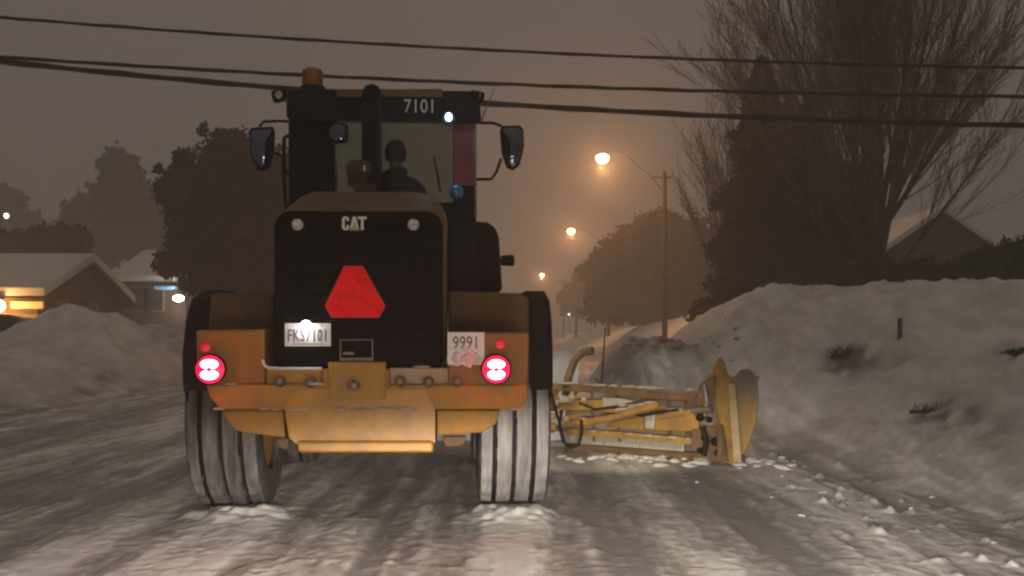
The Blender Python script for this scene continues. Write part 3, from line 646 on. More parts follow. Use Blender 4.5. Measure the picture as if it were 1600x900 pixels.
# mirrors
def mirror(pts, arm1, arm2, dot, y=1.25):
    ring = [xz(px, py, y) for px, py in pts]
    g = G(); cxm = sum(p[0] for p in ring) / len(ring); czm = sum(p[1] for p in ring) / len(ring)
    rings = [[(cxm + (a - cxm) * k, y + dy, czm + (b - czm) * k) for a, b in ring] for k, dy in ((.92, 0), (1.0, .02), (.97, .07), (.7, .12))]
    g.loft(rings); m_ = P('mirror', g, M['black'], smooth=True)
    g = G(); g.loft([[(cxm + (a - cxm) * k, y - .003 - .038 * (1 - (k / .86) ** 2), czm + (b - czm) * k) for a, b in ring] for k in (.86, .75, .62, .48, .34, .2, .02)]); obj('mirror_glass', g, M['mirror'], m_, smooth=True)
    for a_ in (arm1, arm2): g = G(); g.tube([L(px, py, y + .06) for px, py in a_], .014, 8); obj('mirror_arm', g, M['black'], m_, smooth=True)
mirror([(392, 199), (426, 197), (429, 205), (427, 242), (420, 262), (410, 267), (400, 264), (390, 240), (388, 205)],
       [(405, 198), (412, 190), (436, 189), (455, 190)], [(426, 238), (440, 243), (447, 268), (455, 280)], None)
mirror([(784, 196), (812, 195), (818, 202), (819, 230), (812, 258), (802, 266), (792, 262), (784, 240), (781, 205)],
       [(784, 197), (770, 192), (745, 192)], [(783, 248), (776, 268), (768, 280), (744, 280)], None)
g = G(); g.tube([L(447, 213, .9), L(444, 216, .9), L(443, 270, .9), L(447, 330, .9)], .018, 8); g.tube([L(447, 213, .9), L(455, 212, .9)], .018, 8); P('handrail', g, M['black'], smooth=True)
# right side: black battery box / step tower
prof = [(L(0, 455, .45).z, 'b')]
g = G(); g.prism([xz(px, py, .5) for px, py in ((738, 345), (762, 347), (775, 356), (780, 372), (785, 455), (738, 455))], 'y', .5, 1.5); P('side_box', g, M['black'], bevel=.03)
g = G(); g.prism([xz(px, py, -.2) for px, py in ((700, 330), (716, 345), (742, 350), (746, 458), (700, 458))], 'y', -.2, .5); P('side_panel', g, M['black'], bevel=.02)
p = L(793, 407, .75); g = G(); g.lathe([(.045, -.06), (.052, .03), (.05, .055), (.04, .055)], p, 'x', 16); sl = P('side_lamp', g, M['black'], smooth=True)
g = G(); g.ball((p.x + .055, p.y, p.z), .040, 8, (.3, 1, 1)); obj('lamp_glass', g, M['lens_w'], sl, smooth=True)
g = G(); g.tube([p, (p.x - .18, p.y, p.z)], .02, 8); obj('lamp_bracket', g, M['black'], sl)
# its forward headlights (front frame) and the wing work light
for sx_ in (-.75, .75):
    g = G(); g.lathe([(.07, -.06), (.09, .05), (.085, .055)], (xc + sx_, 2.7, 2.25), 'y', 16); hl = P('headlight', g, M['black'], smooth=True)
    g = G(); g.lathe([(.08, .05), (.03, .065)], (xc + sx_, 2.7, 2.25), 'y', 16); obj('lit_lens', g, M['warm'], hl)
    lamp('loader_headlight', 'SPOT', (xc + sx_, 2.85, 2.25), 3200, (1, .88, .74), .08, aim=(xc + 2.2 + sx_ * .8, 34, .2), parent=LD, spot=34, blend=.9)
lamp('plough_fill', 'SPOT', (xc + .75, 2.85, 2.25), 150, (1, .92, .82), .06, aim=(PR - .3, 5.0, .8), parent=LD, spot=60, blend=.8)  # added spot at the headlight lens, brightens the plough's right end
lamp('wing_light', 'SPOT', (p.x + .16, p.y, p.z), 160, (1, .83, .62), .05, aim=(p.x + 1.5, 3.3, .15), parent=LD, spot=58, blend=.8)

# wing plough on the right
def WL(px, py, Y): return toL(W(px, py, Y))
YI, YO = 13.4, 12.1
def wy(px): return YI + (YO - YI) * (px - 880) / (1130 - 880)
def wp(px, py, back=0): return WL(px, py, wy(px) - back)
# moldboard: curved sheet, concave ahead; seen from behind
base_i = wp(886, 712); base_o = wp(1165, 728)
dirv = (base_o - base_i); dirv.z = 0; Lw = dirv.length; dirv.normalize(); nrm = Vector((-dirv.y, dirv.x, 0))   # points ahead
if nrm.y < 0: nrm = -nrm
def mb(u, v, off=0):
    """u along the blade 0..1, v up 0..1"""
    hgt = .70 + .18 * max(0, min(1, (u - .70) / .2))
    curve = .20 * math.sin(math.pi * min(1, v) * .95) + .10 * v
    p_ = base_i.lerp(base_o, u) + nrm * (off + .16 - curve + .55 * v * v * .35)
    return Vector((p_.x, p_.y, .05 + hgt * v))
def sheet(us, vs_, th, name, m, par, f=mb):
    g = G(); rings = []
    for u in us:
        a_ = [f(u, v, 0) for v in vs_]; b_ = [f(u, v, th) for v in vs_][::-1]; rings.append(a_ + b_)
    g.loft(rings); return obj(name, g, m, par, smooth=True)
wing = sheet(np.linspace(0, 1.02, 44), np.linspace(0, 1, 12), .03, 'wing_plough', M['wing_grey'], LD)
# white lower band in three plates + cutting edge
for u0, u1 in ((.01, .245), (.25, .455), (.46, .70)):
    g = G(); a1, b1 = base_i.lerp(base_o, u0) - nrm * .09, base_i.lerp(base_o, u1) - nrm * .09
    g.add([(a1.x, a1.y, .09), (b1.x, b1.y, .09), (b1.x, b1.y, .25), (a1.x, a1.y, .25)] + [(p_.x + nrm.x * .03, p_.y + nrm.y * .03, z) for p_, z in ((a1, .09), (b1, .09), (b1, .25), (a1, .25))], [(0, 1, 2, 3), (7, 6, 5, 4), (0, 4, 5, 1), (1, 5, 6, 2), (2, 6, 7, 3), (3, 7, 4, 0)])
    obj('backing_plate', g, M['white_ret'], wing, bevel=.004)
g = G(); a1, b1 = base_i - nrm * .05, base_o - nrm * .05
g.add([(p_.x, p_.y, z) for p_, z in ((a1, -.01), (b1, -.01), (b1, .08), (a1, .08))] + [(p_.x + nrm.x * .05, p_.y + nrm.y * .05, z) for p_, z in ((a1, -.01), (b1, -.01), (b1, .08), (a1, .08))], [(0, 1, 2, 3), (7, 6, 5, 4), (0, 4, 5, 1), (1, 5, 6, 2), (2, 6, 7, 3), (3, 7, 4, 0)])
obj('cutting_edge', g, M['rust'], wing, bevel=.005)
def beam(name, pts, r, m, n=4, back=.2, **k):
    g = G(); g.tube([wp(px, py, back) for px, py in pts], r, n); return obj(name, g, m, wing, **k)
beam('lower_rail', [(884, 674), (985, 681), (1090, 691)], .052, M['wing_yellow'], back=.22, bevel=.006)
beam('upper_rail', [(862, 604), (930, 608), (1010, 617), (1100, 622)], .060, M['rust'], back=.18, bevel=.006)
beam('mid_rail', [(866, 634), (940, 633), (1010, 645), (1095, 650)], .085, M['wing_yellow'], back=.12, bevel=.006)
beam('push_arm', [(878, 668), (905, 662), (960, 652), (1030, 632)], [.05, .05, .042, .04], M['wing_yellow'], 10, .42, smooth=True)
beam('cylinder_rod', [(870, 671), (905, 664)], .025, M['steel'], 10, .46, smooth=True)
poly = lambda pts, back: [wp(px, py, back) for px, py in pts]
def slab(name, pts, back, th, m, bevel=.006):
    a_ = poly(pts, back); b_ = [p_ + nrm * th for p_ in a_]; g = G(); n = len(a_)
    g.add(a_ + b_, [tuple(range(n)), tuple(range(2 * n - 1, n - 1, -1))] + [(i, i + n, (i + 1) % n + n, (i + 1) % n) for i in range(n)]); return obj(name, g, m, wing, bevel=bevel)
slab('reflector_plate', [(941, 621), (972, 623), (992, 627), (960, 634), (941, 638)], .27, .015, M['white_ret'])
slab('reflector_plate', [(1007, 648), (1023, 647), (1021, 670), (1008, 670)], .30, .015, M['white_ret'])
slab('brace_panel', [(1022, 642), (1090, 640), (1092, 674), (1022, 672)], .26, .03, M['wing_yellow'])
slab('brace_panel', [(952, 660), (1006, 650), (1006, 672), (946, 667)], .24, .03, M['wing_yellow'])
slab('end_bracket', [(1092, 600), (1100, 588), (1112, 582), (1118, 566), (1124, 558), (1130, 566), (1134, 584), (1146, 594), (1148, 650), (1150, 726), (1128, 722), (1122, 650), (1092, 640)], .34, .05, M['wing_yellow'], .01)
slab('end_bracket', [(1092, 600), (1116, 586), (1112, 640), (1088, 634)], .42, .04, M['rust'], .01)
slab('shoe_bracket', [(1082, 672), (1128, 664), (1136, 722), (1104, 716), (1080, 700)], .44, .05, M['rust'], .01)
for px, py in ((1094, 652), (1108, 656), (1100, 684), (1118, 690), (1094, 704), (1120, 708)):
    p = wp(px, py, .50); g = G(); g.ball(p, rng.uniform(.028, .05), 6); obj('bolt_cluster', g, M['rust'] if px % 2 else M['black'], wing, smooth=True)
slab('side_plate', [(1150, 584), (1158, 577), (1168, 576), (1177, 584), (1182, 598), (1184, 620), (1182, 645), (1177, 668), (1170, 690), (1160, 712), (1152, 706)], .12, .04, M['wing_side'], .01)
slab('end_strip', [(1138, 600), (1148, 600), (1158, 722), (1146, 722)], .40, .02, M['salt'], .004)
beam('brace_arch', [(884, 618), (888, 590), (898, 562), (912, 550), (926, 548)], .05, M['rust'], 8, .0, smooth=True)
beam('hydraulic_hose', [(878, 640), (874, 665), (880, 690), (892, 700), (904, 695), (909, 675), (908, 655)], .018, M['rubber'], 8, .52, smooth=True)
beam('hydraulic_hose', [(862, 615), (868, 640), (874, 660), (882, 690)], .016, M['rubber'], 8, .55, smooth=True)
for px, py, r_ in ((860, 622, .05), (868, 630, .04), (876, 642, .045), (893, 621, .05), (863, 650, .05), (912, 624, .035), (884, 655, .05), (862, 668, .08)):
    p = wp(px, py, .35); g = G(); g.ball(p, r_, 6, (1, .8, .8)); obj('hinge_fitting', g, M['salt'] if r_ < .06 else M['wing_yellow'], wing, smooth=True)
for k in range(40):
    rail = (((884, 674), (1090, 691)), ((862, 602), (1095, 614)), ((870, 630), (1095, 646)), ((905, 660), (1030, 630)))[k % 4]
    f = rng.uniform(.02, .98); px_ = rail[0][0] + (rail[1][0] - rail[0][0]) * f; py_ = rail[0][1] + (rail[1][1] - rail[0][1]) * f - 4
    p = wp(px_, py_, .24 if k % 4 < 3 else .42); g = G(); r1 = rng.uniform(.025, .05); g.ball(p, r1, 6, (rng.uniform(1.2, 3.2), 1, .45)); obj('caked_snow', g, M['dirty_cake'], wing, smooth=True)
for px_ in (925, 965, 1045, 1072):
    beam('frame_rib', [(px_, 606 + (px_ - 862) * .06), (px_ + 3, 690)], .022, M['rust'], 4, .16)
beam('return_spring', [(1098, 668), (1104, 690), (1100, 712)], [.028, .035, .028], M['black'], 8, .52, smooth=True)
beam('return_spring', [(1122, 662), (1126, 690), (1124, 716)], [.028, .035, .028], M['rust'], 8, .52, smooth=True)
beam('pivot_pin', [(1086, 642), (1112, 640)], .04, M['steel'], 10, .50, smooth=True)
beam('lift_chain', [(1100, 600), (1104, 625), (1101, 650)], .018, M['steel'], 6, .50)
beam('hydraulic_hose', [(905, 630), (930, 640), (960, 636), (1000, 650), (1060, 640)], .014, M['rubber'], 6, .40, smooth=True)
# main mounting beam from the machine to the wing
g = G(); g.tube([(xc + .4, 3.6, .8), wp(870, 630, .1)], .10, 8); g.tube([(xc + .4, 3.0, 1.1), wp(870, 610, .1)], .06, 8); obj('mount_beam', g, M['wing_yellow'], wing, smooth=True)

# ------------------------------------------------------------------ the operator in the cab
def skinned(name, pts, edges, radii, m, parent=None, sub=2, root=0):
    me = bpy.data.meshes.new(name); me.from_pydata([tuple(p) for p in pts], edges, []); me.update()
    o = link(name, me, m, parent)
    md = o.modifiers.new('skin', 'SKIN'); md.use_smooth_shade = True
    if not me.skin_vertices: me.attributes  # created with the modifier
    for i, r_ in enumerate(radii):
        sv = me.skin_vertices[0].data[i]; sv.radius = r_ if isinstance(r_, tuple) else (r_, r_); sv.use_root = (i == root)
    o.modifiers.new('sub', 'SUBSURF').render_levels = sub; o.modifiers['sub'].levels = sub
    return o
def add_skin_layer(me):
    if not me.skin_vertices:
        bm_ = __import__('bmesh').new(); bm_.from_mesh(me); bm_.verts.layers.skin.verify(); bm_.to_mesh(me); bm_.free()
def skinned(name, pts, edges, radii, m, parent=None, sub=2, root=0):
    import bmesh
    me = bpy.data.meshes.new(name); me.from_pydata([tuple(p) for p in pts], edges, []); me.update()
    bm_ = bmesh.new(); bm_.from_mesh(me); lay = bm_.verts.layers.skin.verify(); bm_.verts.ensure_lookup_table()
    for i, r_ in enumerate(radii):
        bm_.verts[i][lay].radius = r_ if isinstance(r_, tuple) else (r_, r_); bm_.verts[i][lay].use_root = (i == root)
    bm_.to_mesh(me); bm_.free()
    o = link(name, me, m, parent); md = o.modifiers.new('skin', 'SKIN'); md.use_smooth_shade = True
    s2 = o.modifiers.new('sub', 'SUBSURF'); s2.levels = sub; s2.render_levels = sub
    return o
def lw(p): return Vector((OX + p[0] * c_ - p[1] * s_, OY + p[0] * s_ + p[1] * c_, p[2]))
hd = L(618, 240, 1.0)
pr = empty('person', lw((ps.x, 1.0, 2.26)), TH, 'driver in a dark jacket with short dark hair seated inside the cab', 'person')
px0 = hd.x; hx = ps.x - px0
# coordinates local to the person: x right, y ahead, z up from the seat
B = [(0, 0, .10), (.0, .0, .24), (.01, -.01, .40), (.02, 0, .52), (.02, .02, .62),      # pelvis, waist, chest, upper chest, neck
     (-.19, .02, .49), (-.28, .16, .30), (-.17, .42, .30), (-.155, .49, .32),
     (.23, .02, .48), (.32, .15, .29), (.19, .42, .30), (.165, .49, .32),
     (-.11, .03, .08), (-.14, .44, .10), (-.14, .52, -.34), (-.14, .64, -.42),
     (.11, .03, .08), (.14, .44, .10), (.14, .52, -.34), (.14, .64, -.42)]
E = [(0, 1), (1, 2), (2, 3), (3, 4), (3, 5), (5, 6), (6, 7), (7, 8), (3, 9), (9, 10), (10, 11), (11, 12), (0, 13), (13, 14), (14, 15), (15, 16), (0, 17), (17, 18), (18, 19), (19, 20)]
RD = [(.17, .14), (.16, .13), (.21, .14), (.18, .12), .075, .10, .058, .042, .034, .085, .058, .042, .034, .10, .072, .052, .045, .10, .072, .052, .045]
body = skinned('jacket', B, E, RD, M['cloth'], pr)
# head with face, ears, hair (local z of the head centre)
hz_ = hd.z - 2.26; hxx = px0 - ps.x
g = G()
rings = []
for k in range(15):
    a1 = math.pi * k / 14; zz = -math.cos(a1) * .118; rr = max(.004, math.sin(a1)) ** .85
    taper = 1 - .22 * max(0, -zz / .118)
    ring = []
    for j in range(24):
        q = 2 * math.pi * j / 24; xx, yv = .088 * rr * taper * math.cos(q), .100 * rr * math.sin(q)
        if yv > .05 and abs(xx) < .018: yv += .020 * math.exp(-((zz + .02) / .022) ** 2)     # nose
        if yv > .05 and .018 < abs(xx) < .045: yv -= .008 * math.exp(-((zz - .01) / .014) ** 2)  # eye sockets
        ring.append((hxx + xx, .03 + yv, hz_ + zz))
    rings.append(ring)
g.loft(rings); g.tube([(.02, .02, .56), (hxx, .02, hz_ - .08)], [.058, .052], 12)
head = obj('head', g, M['skin'], pr, smooth=True)
for sx_ in (-1, 1):
    g = G(); g.ball((hxx + sx_ * .092, .02, hz_ - .01), .032, 8, (.4, .7, 1)); obj('ear', g, M['skin'], head, smooth=True)
    g = G(); g.ball((hxx + sx_ * .03, .112, hz_ + .010), .011, 8); obj('eye', g, M['plate'], head, smooth=True)
g = G(); g.tube([(hxx - .024, .112, hz_ - .05), (hxx, .120, hz_ - .052), (hxx + .024, .112, hz_ - .05)], .006, 6); obj('mouth', g, mat('lips', (.3, .08, .07), .6), head, smooth=True)
g = G(); rings = []
for k in range(12):
    a1 = math.pi * (.30 + .70 * k / 11); zz = -math.cos(a1) * .128; rr = max(.004, math.sin(a1)) ** .8
    ring = []
    for j in range(24):
        q = 2 * math.pi * j / 24; yv = .112 * rr * math.sin(q)
        if zz < .05 and yv > .01: yv = .01
        ring.append((hxx + (.098 + rng.uniform(-.004, .006)) * rr * math.cos(q), .024 + yv, hz_ + zz + .004))
    rings.append(ring)
g.loft(rings); obj('hair', g, M['hair'], pr, smooth=True)
g = G(); g.tube([(.02 + .085 * math.cos(q), .015 + .075 * math.sin(q), .60 + .025 * math.sin(q + 2)) for q in [2 * math.pi * k / 20 for k in range(21)]], .042, 8); obj('collar', g, M['cloth'], pr, smooth=True)
# hands on the steering wheel
for sx_ in (-1, 1):
    wx_, wy_, wz_ = sx_ * .165, .51, .325
    pts = [(wx_, wy_ - .03, wz_ - .01), (wx_, wy_ + .04, wz_ + .015)]; ed = [(0, 1)]; rd = [(.034, .018), (.040, .018)]
    for k in range(4):
        ox = (k - 1.5) * .019; ln = (.030, .036, .034, .026)[k]; b0 = len(pts)
        pts += [(wx_ + ox, wy_ + .055, wz_ + .022), (wx_ + ox, wy_ + .060 + ln, wz_ + .018), (wx_ + ox, wy_ + .062 + ln, wz_ - .012), (wx_ + ox, wy_ + .045 + ln * .7, wz_ - .030)]
        ed += [(1, b0), (b0, b0 + 1), (b0 + 1, b0 + 2), (b0 + 2, b0 + 3)]; rd += [.009, .0088, .008, .007]
    b0 = len(pts); pts += [(wx_ - sx_ * .036, wy_ + .01, wz_ - .004), (wx_ - sx_ * .052, wy_ + .045, wz_ - .014), (wx_ - sx_ * .046, wy_ + .070, wz_ - .026)]
    ed += [(0, b0), (b0, b0 + 1), (b0 + 1, b0 + 2)]; rd += [.012, .010, .009]
    skinned('hand', pts, ed, rd, M['skin'], pr)
for sx_ in (-1, 1):
    g = G(); g.prism([(.50, -.47), (.76, -.47), (.80, -.44), (.72, -.39), (.60, -.35), (.50, -.36)], 'x', sx_ * .14 - .045, sx_ * .14 + .045); obj('boot', g, M['rubber'], pr, bevel=.02)

# ------------------------------------------------------------------ wires and poles
def wirez(p, x):
    (x0, z0), (x1, z1), (x2, z2) = p
    return z0 * (x - x1) * (x - x2) / ((x0 - x1) * (x0 - x2)) + z1 * (x - x0) * (x - x2) / ((x1 - x0) * (x1 - x2)) + z2 * (x - x0) * (x - x1) / ((x2 - x0) * (x2 - x1))
wires = [('thin power line, topmost of the three wires across the street', 27, 80, 106, .028),
         ('power line, the middle one of three across the street', 89, 132, 151, .033),
         ('thick bundled cable, lowest of the three lines across the street', 96, 164, 196, .050)]
ends = []
YW = 20.0
for lab, a_, b_, c2, r_ in wires:
    z3 = [(x, CAM_Z + (HY - py) / F * YW) for x, py in ((-9.2, a_), (0, b_), (9.2, c2))]
    pts = []
    for k in range(140):
        x = -24 + 62 * k / 139; pts.append((x, YW + .02 * math.sin(x * 5), wirez(z3, x) + .008 * math.sin(x * 9 + a_)))
    g = G(); g.tube(pts, [r_ * (1 + .14 * math.sin(k * 1.7)) for k in range(140)], 6)
    tag(obj('power_line', g, M['cable'], None, smooth=True), lab, 'cable', 'power lines across the street'); ends.append((pts[0], pts[-1]))
for e, lab in ((0, 'wooden utility pole left of the street carrying the three lines'), (1, 'wooden utility pole right of the street carrying the three lines')):
    x = ends[0][e][0]; top = max(q[e][2] for q in ends) + .6
    u = empty('utility_pole', (x, YW, .4), 0, lab, 'utility pole')
    g = G(); g.tube([(0, 0.16, -.3), (0, .16, top - .4)], [.17, .12], 14); obj('pole', g, M['wood'], u, smooth=True)
    g = G(); g.boxb(-.06, .06, -.9, .9, ends[0][e][2] - .55, ends[0][e][2] - .42); obj('crossarm', g, M['wood'], u, bevel=.01)

# ------------------------------------------------------------------ street lamps
def street_lamp(lx, Y, lz, px_, power, lab, top=8.35, zb=.8):
    s = empty('street_lamp', (px_, Y, zb), 0, lab, 'street lamp', 'sodium street lamps along the right side of the road')
    g = G(); n = 8; g.tube([(0, 0, -1), (0.03, 0, 3), (0, 0, top - zb)], [.13, .11, .085], 12); obj('pole', g, M['dark_wood'], s, smooth=True)
    g = G(); g.tube([(0, 0, top - zb - .9), (-.6, 0, top - zb - .2), ((lx - px_) * .6, 0, lz - zb + .02), (lx - px_ + .15, 0, lz - zb + .10)], [.022, .022, .02, .02], 8); obj('lamp_arm', g, M['dark_wood'], s, smooth=True)
    g = G(); g.ball((lx - px_, 0, lz - zb + .10), .26, 10, (1.25, .6, .38)); h = obj('lamp_head', g, M['steel'], s, smooth=True)
    g = G(); g.ball((lx - px_, 0, lz - zb - .06), .25, 12, (1.1, 1, .85)); obj('lamp_lens', g, M['sodium'], h, smooth=True)
    g = G(); g.box((-.15, 0, top - zb - .25), (.9, .07, .08)); obj('crossarm', g, M['wood'], s, bevel=.01)
    lamp('street_light', 'POINT', (lx, Y, lz - .45), power, (1, .46, .17), .15)
street_lamp(3.9, 48, CAM_Z + 275 / F * 48, 6.57, 1250, 'nearest sodium street lamp on its wooden pole, highest orange light right of the loader')
street_lamp(4.35, 82, CAM_Z + 160 / F * 82, 7.1, 1250, 'second sodium street lamp, lower and farther than the brightest one')
street_lamp(3.9, 145, CAM_Z + 91 / F * 145, 6.7, 1250, 'third sodium street lamp, a small orange point low over the road')
def far_lamp(px, py, Y, r_, m, lab, power=0, col=(1, .9, .75)):
    p = W(px, py, Y); s = empty('lamp_post', (p.x, Y, 0), 0, lab, 'lamp')
    g = G(); g.tube([(0, .1, 0), (0, .1, p.z)], .05, 8); obj('pole', g, M['steel'], s)
    g = G(); g.ball((0, 0, p.z), r_, 8); obj('lamp_lens', g, m, s, smooth=True)
    g = G(); g.boxb(-r_, r_, -.02, .14, p.z + r_ * .9, p.z + r_ * 1.2); obj('lamp_cap', g, M['steel'], s)
    if power: lamp('post_light', 'POINT', (p.x, Y - .4, p.z), power, col, .1)
far_lamp(924, 482, 150, .17, M['warm'], 'tiny pale lamp at the far end of the road above the windrow')
far_lamp(889, 491, 170, .11, M['warm'], 'faintest tiny lamp beside the road, left of the pale one')
far_lamp(10, 337, 95, .19, mat('white_lamp_lit', (1, 1, 1), .3, emit=(1, .93, .78), estr=14), 'small white lamp in the haze above the house hedge')
far_lamp(168, 370, 110, .20, mat('faint_lamp_lit', (1, 1, 1), .3, emit=(.8, .85, .9), estr=1.2), 'faint pale lamp in the haze above the brown gable')

# ------------------------------------------------------------------ trees
def leafquads(C, size, flat=0.0):
    n = len(C); a = rng.normal(size=(n, 3)); a /= np.linalg.norm(a, axis=1)[:, None]; b = rng.normal(size=(n, 3)); b -= (a * b).sum(1)[:, None] * a; b /= np.linalg.norm(b, axis=1)[:, None]
    s = size * rng.uniform(.5, 1.4, (n, 1)); return np.stack([C - a * s - b * s * .45, C + a * s - b * s * .45, C + a * s * .7 + b * s * .45, C - a * s + b * s * .45], 1)
def clump_tree(name, base, clumps, n, size, m, lab, cat='tree', trunk_r=.2, group=None, strands=False, trunk_top=.7):
    """clumps: (x, y, z, rx, ry, rz) relative to the base"""
    t_ = empty(name, base, 0, lab, cat, group); C = []
    vol = np.array([c[3] * c[4] * c[5] for c in clumps]) ** .72; vol /= vol.sum()
    for c, v in zip(clumps, vol):
        k = int(n * v) + 8; d = rng.normal(size=(k, 3)); d /= np.linalg.norm(d, axis=1)[:, None]
        rad = rng.uniform(0, 1, (k, 1)) ** .42; wob = 1 + .28 * np.sin(d[:, :1] * 5 + c[0]) * np.cos(d[:, 2:] * 6 + c[1]) + .12 * rng.normal(size=(k, 1))
        C.append(np.array(c[:3]) + d * rad * wob * np.array(c[3:]))
    C = np.concatenate(C)
    quads_mesh('crown', leafquads(C, size), m, t_)
    zt = max(c[2] for c in clumps) * trunk_top
    g = G(); g.tube([(0, 0, -.8), (.03, 0, zt * .4), (0, 0, zt)], [trunk_r, trunk_r * .7, trunk_r * .25], 10)
    for c in clumps[:14]: g.tube([(0, 0, c[2] * .45), (c[0] * .5, c[1] * .5, c[2] * .8), (c[0], c[1], c[2])], [trunk_r * .35, trunk_r * .2, .02], 5)
    obj('trunk', g, M['bark'], t_, smooth=True)
    return t_
def px_clumps(base, Y, lst, dy=1.0):
    out = []
    for px, py, rx, rz in lst:
        p = W(px, py, Y); out.append((p.x - base[0], rng.uniform(-dy, dy), p.z - base[2], rx * Y / F, min(rx, rz * 1.3) * Y / F, rz * Y / F))
    return out
# big dark tree left, behind the loader
bs = (W(400, 0, 36).x, 36, .6)
clump_tree('pine_tree', bs, px_clumps(bs, 36, [(345, 222, 30, 26), (372, 250, 45, 40), (318, 205, 8, 10), (268, 268, 22, 16), (300, 252, 18, 14), (262, 300, 24, 22), (300, 300, 45, 38), (340, 320, 60, 55), (285, 335, 28, 26), (400, 270, 45, 50), (420, 340, 60, 80), (300, 375, 40, 32), (350, 400, 60, 50), (290, 410, 35, 25), (420, 430, 55, 50), (310, 440, 40, 24), (370, 455, 60, 30), (252, 288, 12, 10), (300, 345, 30, 30), (450, 300, 50, 60), (330, 262, 22, 20), (243, 262, 7, 7)], 1.2), 52000, .085, M['needle'], 'big dark lumpy evergreen rising behind the left side of the loader', trunk_r=.3)
# hazy far trees left
bs = (W(205, 0, 100).x, 100, .5)
clump_tree('tree', bs, px_clumps(bs, 100, [(205, 275, 30, 30), (160, 320, 45, 38), (210, 330, 50, 50), (125, 345, 25, 32), (240, 360, 40, 45), (180, 375, 70, 35), (120, 385, 30, 25)], 3), 14000, .42, M['needle'], 'faded square-topped tree deep in the haze behind the two houses', trunk_r=.4)
bs = (W(10, 0, 120).x, 120, .5)
clump_tree('tree', bs, px_clumps(bs, 120, [(-10, 330, 30, 40), (30, 360, 40, 25), (-30, 360, 40, 40), (70, 365, 30, 16)], 3), 8000, .45, M['needle'], 'faded low tree in the haze at the far left behind the house', trunk_r=.4)
bs = (W(60, 0, 50).x, 50, .6)
clump_tree('hedge', bs, px_clumps(bs, 50, [(-20, 385, 30, 22), (10, 382, 28, 22), (40, 378, 24, 20), (70, 376, 22, 20), (100, 373, 20, 20), (128, 377, 18, 20), (30, 400, 60, 22), (100, 400, 50, 22), (60, 430, 90, 28)], .8), 16000, .13, M['needle'], 'dark trimmed hedge row standing just behind the snowy house roof', 'hedge', trunk_r=.12)
# right mid-distance rounded tree in haze
bs = (W(1030, 0, 72).x, 72, .8)
clump_tree('tree', bs, px_clumps(bs, 72, [(1020, 375, 50, 38), (975, 400, 45, 40), (1060, 385, 45, 45), (1095, 410, 35, 50), (940, 430, 30, 40), (1000, 440, 70, 45), (1070, 450, 60, 40), (950, 465, 40, 22), (1010, 485, 70, 22), (1080, 482, 50, 24), (950, 490, 40, 16), (1030, 352, 25, 18), (985, 370, 18, 16)], 3), 26000, .17, M['needle_snow'], 'round hazy tree behind the street lamp pole beside the road', trunk_r=.35)
bs = (W(900, 0, 125).x, 125, .8)
clump_tree('tree', bs, px_clumps(bs, 125, [(915, 440, 18, 26), (895, 470, 22, 22), (930, 465, 26, 25)], 3), 5000, .4, M['needle_snow'], 'small faded tree in the haze by the far end of the road', trunk_r=.25)
# conifer right
def conifer(base, h, r0, n, lab, m, zlow=.4):
    t_ = empty('spruce_tree', base, 0, lab, 'tree'); u = rng.uniform(0, 1, n) ** .75; z = zlow + (h - zlow) * (1 - u)  # u=1 low
    frac = (z - zlow) / (h - zlow); lv = np.floor(frac * 34); frac2 = (lv + .5) / 34
    bi = np.floor(rng.uniform(0, 13, n)); hh = np.abs(np.sin(bi * 12.9898 + lv * 78.233) * 43758.5453) % 1
    rr = r0 * (1 - frac2) ** .62 * (.62 + .58 * hh); th = (bi + (lv * .37) % 1) * 2 * math.pi / 13 + rng.normal(0, .13, n)
    q = rng.uniform(0, 1, n) ** .6; rad = rr * q * (1 + .18 * np.sin(th * 3 + lv))
    C = np.stack([rad * np.cos(th), rad * np.sin(th), z - .28 * rad + rng.normal(0, .05, n)], 1)
    quads_mesh('crown', leafquads(C, .075), m, t_)
    g = G(); g.tube([(0, 0, -1), (0, 0, h * .5), (0, 0, h)], [.22, .12, .02], 10); obj('trunk', g, M['bark'], t_, smooth=True)
p = W(1190, 0, 31); conifer((p.x, 31, 1.0), CAM_Z + (HY - 92) / F * 31 - 1.0, 1.75, 52000, 'tallest dark spruce, at the left end of the trees on the right bank', M['needle'])
p = W(1258, 0, 33); conifer((p.x, 33, 1.0), CAM_Z + (HY - 165) / F * 33 - 1.0, 1.9, 42000, 'second dark spruce, a little lower, between the tallest spruce and the bare tree', M['needle'])
p = W(1322, 0, 34.5); conifer((p.x, 34.5, 1.0), CAM_Z + (HY - 255) / F * 34.5 - 1.0, 1.8, 26000, 'lowest dark spruce, half hidden behind the stems of the bare tree', M['needle'])
